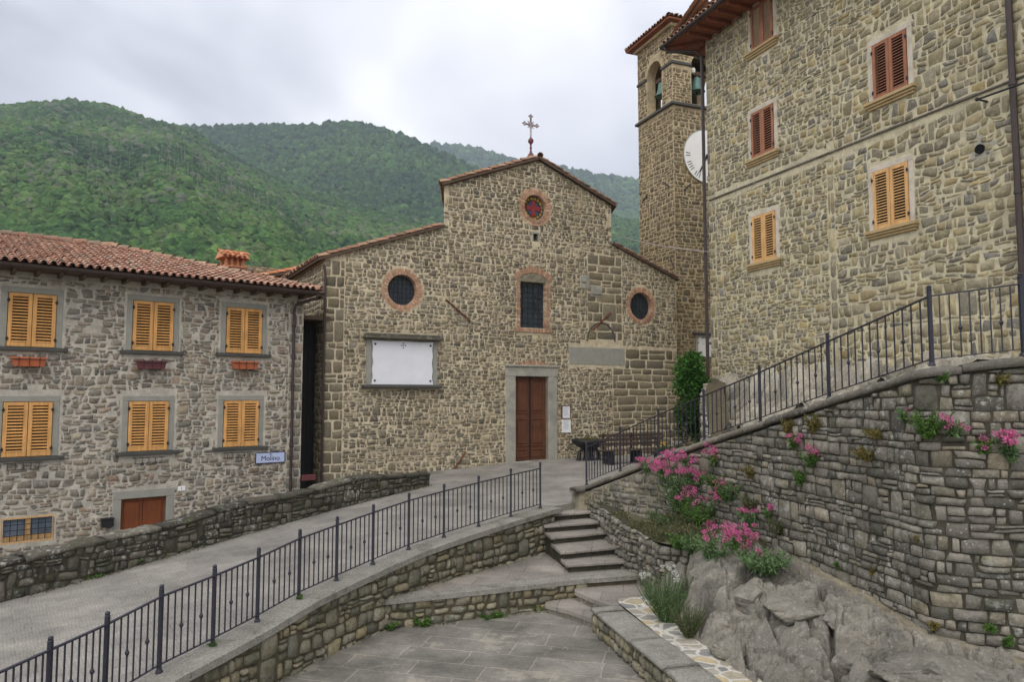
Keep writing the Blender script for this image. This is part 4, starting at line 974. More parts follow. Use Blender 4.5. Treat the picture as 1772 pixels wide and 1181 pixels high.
for a_, (x0, z0, x1, z1) in enumerate(ash):
    facade_stones(ch, M['churchA'], x0+.005, x1-.005, z0, (lambda z1: lambda S: np.minimum(ctop(S), z1))(z1), cb_, .3, (.4, .95) if a_ < 2 else (.3, .62), .011, .014, 111+a_, hv=.4, wob=.1, cut=.06, pw=10, rough=.6, name='squared_stonework', jit=.02)
def slope_roof(name, parent, p0, p1, y0, y1, th, m, mt, over_end=.0, tiles=True, seed=1, skew=0):
    # slope running from eave p0=(x,z) up to p1=(x,z), extruded along y
    e = Vector((p0[0], 0, p0[1])); f = Vector((p1[0], 0, p1[1])); U = (f-e).normalized(); e = e-U*over_end; L = (f-e).length
    N_ = Vector((-U.z, 0, U.x)) if U.x > 0 else Vector((U.z, 0, -U.x))
    mb = MB(); V = []
    for y in (y0, y1):
        for (q, h) in ((e, 0), (f, 0), (f, th), (e, th)): v = q+N_*h; V.append((v.x+skew*max(y, 0), y, v.z))
    mb.add(V, [[0, 1, 2, 3], [4, 7, 6, 5], [0, 4, 5, 1], [1, 5, 6, 2], [2, 6, 7, 3], [3, 7, 4, 0]]); r = fixn(mb.build(name, m, parent))
    if tiles:
        mb = MB(); O = e+N_*(th+.002); O.y = y0-.02; coppi(mb, O, (0, 1, 0), U, N_, int((y1-y0)/.22)+1, int(L/.33)+1, lambda a, u: u < L-.12, seed=seed)
        if skew:
            for V in mb.V: V[:, 0] += skew*np.maximum(V[:, 1], 0)
        mb.build('tiles', mt, r, True)
    return r
slope_roof('roof', ch, (XL, A[1]), (Cq[0], Bp[1]), -.12, DEP, .07, M['eavewood'], M['tiles_old'], .22, seed=2)
slope_roof('roof', ch, (XR, H_[1]), (G[0], G[1]), -.12, DEP, .07, M['eavewood'], M['tiles_old'], .1, seed=3)
slope_roof('roof', ch, (Cq[0], D[1]), (E[0], E[1]), -.15, DEP, .08, M['eavewood'], M['tiles_old'], .12, seed=4, skew=.5)
slope_roof('roof', ch, (G[0], F_[1]), (E[0], E[1]), -.15, DEP, .08, M['eavewood'], M['tiles_old'], .15, seed=5, skew=.5)
mb = MB(); ridge_caps(mb, (E[0], -.2, E[1]+.08), (E[0]+.5*DEP, DEP, E[1]+.08), .1); mb.build('ridge_tiles', M['tiles_old'], ch, True)
# round windows
def round_window(c, lab, ring=.2, n=34):
    r = MB(); brick_ring(r, c[0], c[1], c[2]-.01, c[2]+ring*.55, -.025, .28, n)
    brick_ring(r, c[0], c[1], c[2]+ring*.57, c[2]+ring, -.012, .1, int(n*.5))
    f = r.build('window_surround', M['brick'], ch, label=lab)
    g = MB(); cp = circp(c[0], c[1], c[2]); g.add([(a, .2, b) for a, b in cp], [list(range(len(cp)))]); gl = g.build('window_glass', M['glass'], f)
    b = MB(); k = 7
    for i in range(1, k):
        q = -c[2]+2*c[2]*i/k; h = math.sqrt(max(0, c[2]**2-q*q)); b.box(c[0]+q-.005, .185, c[1]-h, c[0]+q+.005, .195, c[1]+h); b.box(c[0]-h, .186, c[1]+q-.005, c[0]+h, .196, c[1]+q+.005)
    b.build('window_bars', M['blackiron'], f)
round_window(w1, 'larger left round brick window surround'); round_window(w2, 'right round brick window surround by the tower')
# rose with coloured cross
r = MB(); brick_ring(r, w3[0], w3[1], w3[2]-.01, w3[2]+.12, -.03, .28, 30); brick_ring(r, w3[0], w3[1], w3[2]+.125, w3[2]+.24, -.015, .1, 18); rose = r.build('rose_window_surround', M['brick'], ch)
def colm(name, c): return plain(name, c, .35, .5, .12, 20)
g = MB(); R3 = w3[2]; cp = circp(w3[0], w3[1], R3); g.add([(a, .16, b) for a, b in cp], [list(range(len(cp)))]); g.build('blue_glass', colm('blue_glass', (.07, .08, .13, 1)), rose)
g = MB(); brick_ring(g, w3[0], w3[1], R3*.66, R3*.9, .145, .158, 16); g.build('yellow_glass_ring', colm('yellow_glass', (.38, .28, .05, 1)), rose)
g = MB()
for a in range(4):
    M_ = Matrix.Translation((w3[0], 0, w3[1])) @ Matrix.Rotation(math.pi/2*a, 4, 'Y')
    V = [(-R3*.12, .138, 0), (R3*.12, .138, 0), (R3*.22, .138, R3*.72), (-R3*.22, .138, R3*.72)]; V += [(x, .15, z) for x, _, z in V]
    V = [(x, y+a*.001, z) for x, y, z in V]
    g.add([M_ @ Vector(v) for v in V], [[0, 1, 2, 3], [4, 7, 6, 5], [0, 4, 5, 1], [1, 5, 6, 2], [2, 6, 7, 3], [3, 7, 4, 0]])
g.build('red_glass_cross', colm('red_glass', (.3, .04, .05, 1)), rose)
g = MB()
for a in range(16):
    t = 2*math.pi*a/16; g.tube([(w3[0]+R3*.6*math.cos(t), .136, w3[1]+R3*.6*math.sin(t)), (w3[0]+R3*math.cos(t), .136, w3[1]+R3*math.sin(t))], .008, 5)
g.tube([(w3[0]+R3*.64*math.cos(2*math.pi*k/32), .136, w3[1]+R3*.64*math.sin(2*math.pi*k/32)) for k in range(33)], .009, 5)
g.build('lead_bars', M['blackiron'], rose)
# tall window
r = MB(); brick_col(r, tw[0]-.14, tw[1]-.02, tw[0], tw[3], -.02, .28); brick_col(r, tw[2], tw[1]-.02, tw[2]+.14, tw[3], -.02, .28)
brick_col(r, tw[0]-.2, tw[1]-.15, tw[2]+.2, tw[1]-.022, -.05, .28, False)
cx = (tw[0]+tw[2])/2; ra = (tw[2]-tw[0])/2+.14; rad = ra*1.35; zc = tw[3]+.02-math.sqrt(rad**2-ra**2); a0 = math.acos(ra/rad)
brick_ring(r, cx, zc, rad, rad+.2, -.025, .28, 22, a0, math.pi-a0)
tws = r.build('window_surround', M['brick'], ch, label='tall rectangular brick framed window over the door')
g = MB(); V = [(tw[0]-.05, .02, tw[3])]; 
pts = [(tw[0]-.14, tw[3]), (tw[2]+.14, tw[3])]+[(cx+rad*math.cos(t), zc+rad*math.sin(t)) for t in np.linspace(a0, math.pi-a0, 12)]
g.add([(a, -.004, b) for a, b in pts], [list(range(len(pts)))]); g.build('tympanum', M['plaster'], tws)
g = MB(); g.add([(tw[0], .2, tw[1]), (tw[2], .2, tw[1]), (tw[2], .2, tw[3]), (tw[0], .2, tw[3])], [[0, 1, 2, 3]]); g.build('window_glass', M['glass'], tws)
g = MB()
for k in range(1, 5): x = tw[0]+(tw[2]-tw[0])*k/5; g.box(x-.005, .18, tw[1], x+.005, .19, tw[3])
for k in range(1, 9): z = tw[1]+(tw[3]-tw[1])*k/9; g.box(tw[0], .178, z-.005, tw[2], .188, z+.005)
g.build('window_bars', M['blackiron'], tws)
g = MB(); g.box(slit[0], .25, slit[1], slit[2], .29, slit[3]); g.build('slit_opening', M['interior'], ch)
g = MB(); surround(g, slit[0], slit[1], slit[2], slit[3], .07, -.01, .2); g.build('slit_surround', M['pietra'], ch)
# door
fr = MB(); fw = .36; fr.bbox(dr[0]-fw, -.07, -.1, dr[0], .28, dr[3], .012); fr.bbox(dr[2], -.07, -.1, dr[2]+fw, .28, dr[3], .012); fr.bbox(dr[0]-fw-.02, -.075, dr[3], dr[2]+fw+.02, .28, dr[3]+.33, .012)
fr.bbox(dr[0]-fw-.05, -.12, dr[3]+.33, dr[2]+fw+.05, .2, dr[3]+.4, .012); fr.build('door_frame', M['pietra'], ch)
th = MB(); th.bbox(dr[0]-.12, -.28, -.14, dr[2]+.12, .28, -.02, .012); th.build('threshold', M['pietra'], ch)
r = MB(); cx = (dr[0]+dr[2])/2; brick_ring(r, cx, dr[3]-1.0, 1.42, 1.56, -.03, .2, 24, R(58), R(122)); r.build('brick_relieving_arch', M['brick'], ch)
do = MB(); do.bbox(dr[0], .14, dr[1], dr[2], .2, dr[3], .004); doo = do.build('door', M['door'], ch)
pn = MB(); W_ = dr[2]-dr[0]; Hh = dr[3]-dr[1]
for (c0, c1) in ((.06, .47), (.53, .94)):
    for (r0, r1) in ((.04, .14), (.17, .5), (.56, .96)):
        x0 = dr[0]+W_*c0; x1 = dr[0]+W_*c1; z0 = dr[1]+Hh*r0; z1 = dr[1]+Hh*r1
        pn.bbox(x0, .118, z0, x1, .14, z0+.05, .008); pn.bbox(x0, .118, z1-.05, x1, .14, z1, .008); pn.bbox(x0, .119, z0+.05, x0+.05, .14, z1-.05, .008); pn.bbox(x1-.05, .119, z0+.05, x1, .14, z1-.05, .008)
        pn.bbox(x0+.09, .112, z0+.09, x1-.09, .139, z1-.09, .02) if z1-z0 > .35 else None
pn.build('door_panels', M['door'], doo)
pn = MB(); pn.bbox(cx-.02, .1, dr[1], cx+.02, .139, dr[3], .006); pn.tube([(cx+.09, .14, 1.1), (cx+.09, .09, 1.1), (cx+.09, .08, 1.16)], .014, 6); pn.build('door_handle', M['blackiron'], doo)
# stone details of the front
g = MB(); q = CH.rect(985, 602, 1081, 632); g.bbox(q[0], -.012, q[1], q[2], .05, q[3], .01); g.build('lintel_slab', M['pietra2'], ch)
g = MB(); q = CH.rect(1022, 495, 1042, 514); g.bbox(q[0], -.02, q[1], q[2], .05, q[3], .01); g.bbox(q[0]+.05, -.06, q[1]+.08, q[2]-.05, -.02, q[3]-.08, .03); g.build('carved_stone', M['pietra'], ch)
g = MB(); q = CH.rect(1003, 478, 1020, 500); g.bbox(q[0], -.03, q[1], q[2], .05, q[3], .02); g.build('carved_stone', M['pietra'], ch)
g = MB(); a = cl(1016, 590); b_ = cl(1064, 600); cxx = (a[0]+b_[0])/2; rr_ = abs(b_[0]-a[0])/2
V = []
for k in range(13):
    t = math.pi*k/12; V.append((cxx+rr_*math.cos(t), a[1]+rr_*1.1*math.sin(t)))
g.tube([(x, -.008, z) for x, z in V], .028, 6); g.build('blocked_arch', M['darksill'], ch)
for i, (p, q) in enumerate((((771, 519), (813, 557)), ((1056, 541), (1022, 573)), ((805, 783), (776, 824)))):
    a = cl(*p); b_ = cl(*q); g = MB(); g.tube([(a[0], -.05, a[1]), (b_[0], -.07, b_[1])], .028, 4); m_ = ((a[0]+b_[0])/2, (a[1]+b_[1])/2); g.tube([(m_[0], -.1, m_[1]), (m_[0], .1, m_[1])], .03, 6)
    g.build('tie_rod_anchor', M['rust'], ch)
g = MB(); a = cl(562, 460); g.tube([(a[0]-.04, -.1, a[1]-.0), (a[0]-.0, -.08, a[1]-.3), (a[0]-.0, -.08, -1.6)], .04, 8); g.build('drainpipe', M['copper'], ch)
# kerb at the foot of the front
g = MB(); g.bbox(3.2, -.55, -.4, dr[0]-.5, 0, -.2, .03); g.build('plinth', M['capdark'], ch)

# plaque
q = CH.rect(642, 591, 748, 666); pq = thing('memorial_plaque', 'white marble plaque with a small cross and four bolts in a dark stone frame', 'plaque', CH.w(q[0], 0, q[1]), CH.r)
ww, hh = q[2]-q[0], q[3]-q[1]
out_ = []; m = 14
for k in range(m+1): t = k/m; out_.append((ww*t, 0))
for k in range(1, m): t = k/m; out_.append((ww-.03*math.sin(math.pi*t*3)**2-.02*math.sin(math.pi*t), hh*t))
for k in range(m+1): t = 1-k/m; out_.append((ww*t, hh-.02*abs(math.sin(math.pi*t*2))))
for k in range(1, m): t = 1-k/m; out_.append((.03*math.sin(math.pi*t*3)**2+.02*math.sin(math.pi*t), hh*t))
g = MB(); n = len(out_); g.add([(a, -.085, b) for a, b in out_]+[(a, -.03, b) for a, b in out_], [list(range(n))]+[[i, n+i, n+(i+1) % n, (i+1) % n] for i in range(n)]); fixn(g.build('marble_slab', M['marble'], pq))
g = MB(); g.bbox(-.16, -.06, -.02, -.005, 0, hh+.04, .01); g.bbox(ww+.005, -.06, -.02, ww+.16, 0, hh+.04, .01); g.box(-.01, -.029, -.02, ww+.01, 0, hh+.02); g.build('frame', M['pietra2'], pq)
g = MB(); g.bbox(-.28, -.3, hh+.045, ww+.28, 0, hh+.14, .02); g.bbox(-.22, -.2, hh+.14, ww+.22, 0, hh+.22, .02); g.build('cornice', M['parapetstone'], pq)
g = MB(); g.bbox(-.3, -.26, -.12, ww+.26, 0, -.022, .02); g.build('sill', M['darksill'], pq)
g = MB()
for (a, b) in ((.1, .12), (ww-.1, .12), (.1, hh-.12), (ww-.1, hh-.12)): g.tube([(a, -.1, b), (a, -.08, b)], .035, 10)
g.build('bolts', M['darksill'], pq)
g = MB(); c0 = ww/2; zc = hh-.14
for (a, b) in ((0, 0.0), (0, .075), (0, -.075), (.06, 0), (-.06, 0)): g.box(c0+a-.016, -.088, zc+b-.02, c0+a+.016, -.0855, zc+b+.02)
g.build('cross_mark', M['ink'], pq)

# cross on the ridge
q = cl(921, 272); cr_ = thing('ridge_cross', 'ornate grey metal cross on a dark red stem on top of the church gable', 'cross', CH.w(q[0], .1, q[1]+.1), CH.r)
top = cl(921, 200)[1]-q[1]-.1; s_ = top/1.5
g = MB(); g.lathe((0, 0, -.1), [(.14*s_, 0), (.12*s_, .1), (.05*s_, .2), (.03*s_, .3), (.05*s_, .36), (.03*s_, .42), (.035*s_, .5), (.09*s_, .56), (.11*s_, .62), (.09*s_, .68), (.03*s_, .74), (.03*s_, .8)], 10); g.build('stem', M['redmetal'], cr_, True)
g = MB(); zc = 1.18*s_
g.tube([(0, 0, .66), (0, 0, 1.5*s_)], .036, 6); g.tube([(-.24*s_, 0, zc), (.24*s_, 0, zc)], .036, 6)
for (a, b) in ((0, 1.5*s_), (-.27*s_, zc), (.27*s_, zc)):
    for (da, db) in ((0, .05), (.055, 0), (-.055, 0), (0, -.05)): g.lathe((a+da, 0, b+db-.02), [(.004, 0), (.04, .01), (.046, .025), (.04, .045), (.004, .06)], 8)
g.tube([(.1*s_*math.cos(t), 0, zc+.1*s_*math.sin(t)) for t in np.linspace(0, 2*math.pi, 17)], .022, 5)
for sx in (-1, 1):
    for sz in (-1, 1): g.tube([(sx*.04, 0, zc+sz*.04), (sx*.13*s_, 0, zc+sz*.13*s_)], .018, 5)
g.build('cross_arms', M['greencopper'], cr_, True)

# notice boards beside the door
for i, (x0, y0, x1, y1, lb) in enumerate(((971, 702, 986, 725, 'upper notice sheet in a dark wooden frame right of the church door'), (972, 726, 986, 749, 'lower notice sheet under the framed one right of the church door'))):
    q = CH.rect(x0, y0, x1, y1); nb_ = thing('notice_board', lb, 'notice board', CH.w(q[0], 0, q[1]), CH.r, 'notices by the church door'); a, b = q[2]-q[0], q[3]-q[1]
    g = MB(); g.box(.02, -.045, .02, a-.02, -.035, b-.02); sh = g.build('paper_sheet', M['paper'], nb_)
    g = MB()
    for k in range(9): z = b-.08-k*(b-.16)/9; g.box(.06, -.0465, z, a-.06-.08*random.random(), -.0455, z+.008)
    g.build('printed_lines', plain('grey_ink', (.25, .25, .3, 1), .7, .2, 0), sh)
    g = MB(); w_ = .022 if i == 0 else .01
    g.box(0, -.06, 0, a, 0, w_); g.box(0, -.06, b-w_, a, 0, b); g.box(0, -.059, w_, w_, 0, b-w_); g.box(a-w_, -.059, w_, a, 0, b-w_)
    g.box(w_, -.034, w_, a-w_, 0, b-w_); g.build('frame', M['door'] if i == 0 else M['white'], nb_)

# ================================================================== TOWER
tw_ = thing('bell_tower', 'square rubble stone bell tower with arched belfry, clock and tiled roof beside the church', 'tower', (TW.o.x, TW.o.y, 0), TW.r)
WX, WY = 3.05, 2.75
zs = TW.loc(1171, 181)[1]; ze = TW.loc(1171, 42)[1]; zi = TW.loc(1171, 108)[1]; zfb = zs+.12
ow = 1.15; zo0 = zs+.16; zsp = zi
def tface(mb, L, fn, hole=True):
    panel(mb, [(0, -1.5), (L, -1.5), (L, ze), (0, ze)], [archp(L/2-ow/2, zo0, L/2+ow/2, zsp)] if hole else [], fn, .42)
mb = MB(); tface(mb, WX, lambda a, b, d: (a, d, b)); tface(mb, WX, lambda a, b, d: (a, WY-d, b)); tface(mb, WY, lambda a, b, d: (d, a, b)); tface(mb, WY, lambda a, b, d: (WX-d, a, b))
mb.build('wall', M['tower'], tw_)
def tb_(L): return [rblock(L/2-ow/2-.02, zo0-.02, L/2+ow/2+.02, zsp), cblock(L/2, zsp, ow/2+.17), rblock(-1, zs-.02, 9, zs+.1), rblock(-1, zi-.07, 9, zi+.07)]
facade_stones(tw_, M['towerS'], .0, WX, -1, ze-.14, tb_(WX), .16, (.18, .45), .012, .018, 141, hv=.4, wob=.35, cut=.15, rough=.8)
facade_stones(tw_, M['towerS'], .0, WY, -1, ze-.14, tb_(WY), .16, (.18, .45), .012, .018, 142, mapf=lambda S, Z, o: (-o, S, Z), name='side_stonework', hv=.4, wob=.35, cut=.15, rough=.8)
g = MB(); g.box(.42, .42, zo0-.3, WX-.42, WY-.42, zo0-.02); g.build('belfry_floor', M['eavewood'], tw_)
def band(z0, z1, o, name, m):
    g = MB(); g.bbox(-o, -o, z0, WX+o, 0-.001, z1, .015); g.bbox(-o, WY+.001, z0, WX+o, WY+o, z1, .015); g.bbox(-o, 0, z0+.001, -.001, WY, z1-.001, .015); g.bbox(WX+.001, 0, z0+.001, WX+o, WY, z1-.001, .015); g.build(name, m, tw_)
band(zs-.02, zs+.1, .12, 'string_course', M['darksill'])
# impost band broken by the openings
for (a, b) in ((-.07, WX/2-ow/2), (WX/2+ow/2, WX+.07)): g = MB(); g.bbox(a, -.07, zi-.06, b, -.001, zi+.06, .012); g.build('impost_band', M['darksill'], tw_)
for (a, b) in ((0, WY/2-ow/2), (WY/2+ow/2, WY)): g = MB(); g.bbox(-.07, a, zi-.059, -.001, b, zi+.059, .012); g.build('impost_band', M['darksill'], tw_)
g = MB(); brick_ring(g, WX/2, zsp, ow/2, ow/2+.16, -.02, .1, 14, 0, math.pi); g.build('arch_stones', M['tower'], tw_)
g = MB()
for k in range(14):
    a = math.pi*(k+.05)/14; b = math.pi*(k+.95)/14; V = []
    for x in (-.02, .1):
        for (r_, t) in ((ow/2, a), (ow/2+.16, a), (ow/2+.16, b), (ow/2, b)): V.append((x, WY/2+r_*math.cos(t), zsp+r_*math.sin(t)))
    g.add(V, [[0, 1, 2, 3], [4, 7, 6, 5], [0, 4, 5, 1], [1, 5, 6, 2], [2, 6, 7, 3], [3, 7, 4, 0]])
g.build('arch_stones', M['tower'], tw_)
# roof
ov = .38; ap = Vector((WX/2, WY/2, ze+.9)); cs = [Vector((-ov, -ov, ze)), Vector((WX+ov, -ov, ze)), Vector((WX+ov, WY+ov, ze)), Vector((-ov, WY+ov, ze))]
g = MB(); V = [(*c.xy, c.z) for c in cs]+[(*c.xy, c.z+.08) for c in cs]+[(ap.x, ap.y, ap.z)]
g.add(V, [[0, 1, 2, 3]]+[[i, 4+i, 4+(i+1) % 4, (i+1) % 4] for i in range(4)]+[[4+i, 4+(i+1) % 4, 8] for i in range(4)]); rf = g.build('roof', M['eavered'], tw_)
g = MB()
for i in range(4):
    a, b = cs[i]+Vector((0, 0, .08)), cs[(i+1) % 4]+Vector((0, 0, .08)); mid = (a+b)/2; Ad = (b-a).normalized(); U = (ap-mid).normalized(); N_ = Ad.cross(U); L = (b-a).length; SL = (ap-mid).length
    N_ = N_ if N_.z > 0 else -N_
    coppi(g, a+N_*.01, Ad, U, N_, int(L/.22), int(SL/.33)+1, lambda aa, uu: abs(aa-L/2) < (L/2)*(1-uu/SL), seed=10+i)
    ridge_caps(g, a, ap, .1, i)
g.build('tiles', M['tiles_old'], rf, True)
g = MB(); g.bbox(-.14, -.14, ze-.14, WX+.14, WY+.14, ze-.002, .02); g.build('cornice', M['tower'], tw_)
# clock
cc = TW.loc(1226, 272); cr0 = (TW.loc(1222, 228)[1]-TW.loc(1222, 318)[1])/2; cx_ = min(cc[0], WX/2+.1)
ck = thing('tower_clock', 'large white round clock face on the bell tower half hidden by the right house', 'clock', TW.w(cx_, 0, cc[1]), TW.r)
g = MB(); cp = circp(0, 0, cr0, 56); n = len(cp); g.add([(a, -.05, b) for a, b in cp]+[(a, 0, b) for a, b in cp], [list(range(n))]+[[i, n+i, n+(i+1) % n, (i+1) % n] for i in range(n)]); fixn(g.build('clock_face', M['white'], ck))
g = MB(); cp2 = [(cr0*1.02*math.cos(t), -.045, cr0*1.02*math.sin(t)) for t in np.linspace(0, 2*math.pi, 57)]; g.tube(cp2, .02, 6, cap=False); g.build('clock_rim', M['pietra'], ck)
g = MB()
numer = {12: 'XII', 1: 'I', 2: 'II', 3: 'III', 4: 'IIII', 5: 'V', 6: 'VI', 7: 'VII', 8: 'VIII', 9: 'IX', 10: 'X', 11: 'XI'}
for h_ in (6, 7, 8, 9):
    t = R(90-30*h_); k = {6: 3, 7: 3, 8: 4, 9: 2}[h_]
    for j in range(k):
        tj = t+(j-(k-1)/2)*R(6.5); M_ = Matrix.Translation((0, 0, 0)) @ Matrix.Rotation(-tj, 4, 'Y'); g.box(cr0*.74, -.058, -.013, cr0*.93, -.051, .013, None, M_)
g.build('hour_marks', M['ink'], ck)
g = MB(); t = R(-118); M_ = Matrix.Rotation(-t, 4, 'Y'); g.box(-.1, -.075, -.03, cr0*.72, -.062, .03, None, M_); t = R(-75); M_ = Matrix.Rotation(-t, 4, 'Y'); g.box(-.1, -.09, -.02, cr0*.85, -.078, .02, None, M_); g.tube([(0, -.1, 0), (0, -.05, 0)], .06, 12); g.build('clock_hand', M['ink'], ck)
# bells
for i, (x, y, lb) in enumerate(((.42, WY/2, 'green bronze bell hanging in the left arch of the tower'), (WX/2, .42, 'green bronze bell hanging in the right arch of the tower beside the house eaves'))):
    bo = thing('bell', lb, 'bell', TW.w(x, y, zo0+.75), TW.r+(R(90) if i == 0 else 0), 'bells in the belfry')
    g = MB(); g.lathe((0, 0, 0), [(.36, 0), (.34, .05), (.27, .15), (.22, .32), (.2, .5), (.17, .6), (.08, .66), (.03, .68)], 20); g.build('bell_body', M['bell'], bo, True)
    g = MB(); g.bbox(-.5, -.07, .72, .5, .07, .9, .02); g.bbox(-.05, -.05, .66, .05, .05, .73, .01); g.build('headstock', M['eavewood'], bo)
    g = MB(); g.tube([(0, 0, .5), (0, 0, -.08)], [.015, .04], 8); g.build('clapper', M['blackiron'], bo)
    g = MB(); g.lathe((.28 if i == 0 else -.28, -.12, .86), [(.02, -.12), (.09, -.1), (.12, 0), (.09, .1), (.02, .12)], 12); g.build('striker_weight', M['white'], bo)
# wall ties and window low on the tower
for i, (p, q, left) in enumerate((((1113, 350), (1121, 337), 1), ((1148, 315), (1160, 323), 1), ((1183, 330), (1195, 318), 0), ((1161, 445), (1167, 463), 1))):
    if left:
        LF = Frame(TW.o.x, TW.o.y, TW.r+math.pi/2); a = LF.loc(*p); b_ = LF.loc(*q); g = MB(); g.tube([(-.04, a[0], a[1]), (-.04, b_[0], b_[1])], .025, 4)
    else: a = TW.loc(*p); b_ = TW.loc(*q); g = MB(); g.tube([(a[0], -.04, a[1]), (b_[0], -.04, b_[1])], .025, 4)
    g.build('wall_tie', M['blackiron'], tw_)
q = TW.rect(1207, 584, 1226, 618); g = MB(); surround(g, q[0], q[1], q[2]+.3, q[3], .1, -.05, .1); wf = g.build('window_frame', M['pietra'], tw_); g = MB(); g.box(q[0], -.02, q[1], q[2]+.3, 0.01, q[3]); g.build('window_pane', M['white'], wf)
g = MB(); g.bbox(q[0]-.25, -.16, q[3]+.105, q[2]+.5, .02, q[3]+.18, .01); g.build('window_hood', M['darksill'], wf)

# ================================================================== LEFT HOUSE
lh = thing('shuttered_house', 'grey stone house on the left with honey coloured shutters and red tiled hip roof', 'house', (LH.o.x, LH.o.y, 0), LH.r)
LLEN = 17.0; LDEP = 8.3; zw = LH.loc(524, 512)[1]+.0
UP = [(12, 510, 97, 603), (229, 521, 300, 608), (391, 533, 453, 611)]; LO = [(3, 696, 90, 792), (221, 695, 291, 781), (386, 693, 447, 773)]
wr = [LH.rect(*q) for q in UP+LO]
def lvl(rs):
    z0 = sum(r[1] for r in rs)/len(rs); z1 = sum(r[3] for r in rs)/len(rs); return [(r[0], .4*r[1]+.6*z0, r[2], .4*r[3]+.6*z1) for r in rs]
wr = lvl(wr[:3])+lvl(wr[3:])
bw = LH.rect(5, 898, 90, 936); hd = LH.rect(209, 862, 287, 915)
hd = (hd[0], hd[3]-2.0, hd[2], hd[3])
holes = [rectp(*r) for r in wr]+[rectp(*bw), rectp(*hd)]
mb = MB(); panel(mb, [(-LLEN, -4), (0, -4), (0, zw), (-LLEN, zw)], holes, lambda a, b, d: (a, d, b), .22)
mb.add([(0, 0, -4), (0, LDEP, -4), (0, LDEP, zw), (0, 0, zw), (-LLEN, 0, -4), (-LLEN, LDEP, -4), (-LLEN, LDEP, zw), (-LLEN, 0, zw)], [[0, 1, 2, 3], [4, 7, 6, 5], [1, 5, 6, 2]])
mb.build('wall', M['leftwall'], lh)
lb_ = [rblock(r[0]-.18, r[1]-.1, r[2]+.18, r[3]+.18) for r in wr]+[rblock(bw[0]-.06, bw[1]-.06, bw[2]+.06, bw[3]+.06), rblock(hd[0]-.19, -4, hd[2]+.19, hd[3]+.21)]
facade_stones(lh, M['leftS'], -LLEN, -.42, -3.4, zw-.15, lb_,   .095, (.12, .36), .006, .016, 121, hv=.5, wob=.8, cut=.06, pw=9, rough=1.0, jit=.08, skip=.05)
facade_stones(lh, M['leftS'], -.42, -.005, -3.4, zw-.15, [], .24, (.2, .42), .01, .02, 122, hv=.3, wob=.1, cut=.06, name='corner_stonework')
facade_stones(lh, M['leftS'], .0, LDEP, -3.4, zw-.15, [], .16, (.16, .42), .014, .02, 123, mapf=lambda S, Z, o: (0+o, S, Z), name='side_stonework', hv=.4, wob=.5)
for i, r in enumerate(wr):
    g = MB(); surround(g, *r, .135, -.012, .2); wf = g.build('window_frame', M['pietra2'], lh)
    g = MB(); g.bbox(r[0]-.26, -.1, r[1]-.09, r[2]+.26, .2, r[1]-.002, .01); g.build('window_sill', M['darksill'], wf)
    shutters(wf, r[0]+.01, r[1]+.01, r[2]-.01, r[3]-.01, -.0, M['shutter'])
    g = MB(); g.box(r[0], .16, r[1], r[2], .2, r[3]); g.build('shade_backing', M['interior'], wf)  # black plate painted as the shade seen between the slats
# low barred window
g = MB(); surround(g, *bw, .05, -.0, .2, True, True); wf = g.build('window_frame', M['shutterY'], lh, label='low barred window above the parapet')
g = MB(); g.box(bw[0], .1, bw[1], bw[2], .14, bw[3]); g.build('window_pane', M['glasslit'], wf)
g = MB(); g.box((bw[0]+bw[2])/2-.05, .05, bw[1], (bw[0]+bw[2])/2+.05, .1, bw[3]); g.box(bw[0], .052, bw[1], bw[2], .1, bw[1]+.12); g.build('casement', M['shutterY'], wf)
g = MB()
for k in range(1, 7): x = bw[0]+(bw[2]-bw[0])*k/7; g.tube([(x, .01, bw[1]), (x, .01, bw[3])], .009, 6)
for k in range(1, 4): z = bw[1]+(bw[3]-bw[1])*k/4; g.tube([(bw[0], .01, z), (bw[2], .01, z)], .009, 6)
g.build('window_bars', M['blackiron'], wf)
g = MB(); surround(g, *hd, .18, -.02, .22, True, False, .2); g.build('door_frame', M['pietra2'], lh)
g = MB(); xm = (hd[0]+hd[2])/2
for (a, b) in ((hd[0], xm-.005), (xm+.005, hd[2])):
    g.bbox(a, .12, hd[1], b, .16, hd[3], .004); g.bbox(a+.08, .1, hd[1]+.1, b-.08, .12, hd[3]-.1, .015)
g.build('door', M['housedoor'], lh)
# eaves: soffit boards and rafters
ovy, ovx = .6, .22; wv = 4.46; pitch = math.atan(1.72/4.94)
E0 = Vector((-LLEN-.7, -ovy, zw-.02)); E1 = Vector((ovx, -ovy, zw-.02)); E2 = Vector((ovx, LDEP+ovy, zw-.02)); RZ = zw+1.5; rg1 = Vector((ovx-wv, LDEP/2, RZ)); rg0 = Vector((-LLEN-.7+wv, LDEP/2, RZ)); E3 = Vector((-LLEN-.7, LDEP+ovy, zw-.02))
g = MB(); up = Vector((0, 0, .12)); V = [E0, E1, E2, E3, E0+up, E1+up, E2+up, E3+up, rg0, rg1]
g.add([tuple(v) for v in V], [[0, 1, 2, 3], [0, 4, 5, 1], [1, 5, 6, 2], [2, 6, 7, 3], [3, 7, 4, 0], [4, 5, 9, 8], [5, 6, 9], [6, 7, 8, 9], [7, 4, 8]]); rf = fixn(g.build('roof', M['eavewood'], lh))
def rafter_row(first, n, step):
    for k in range(1, n): c = first.copy(); COL.objects.link(c); c.parent = first.parent; c.location = Vector(step)*k
g = MB(); x = -LLEN+.3; g.bbox(x-.04, -ovy+.06, zw-.12, x+.04, -.001, zw-.022, .005); rafter_row(g.build('rafter', M['eavewood'], rf), 38, (.46, 0, 0))
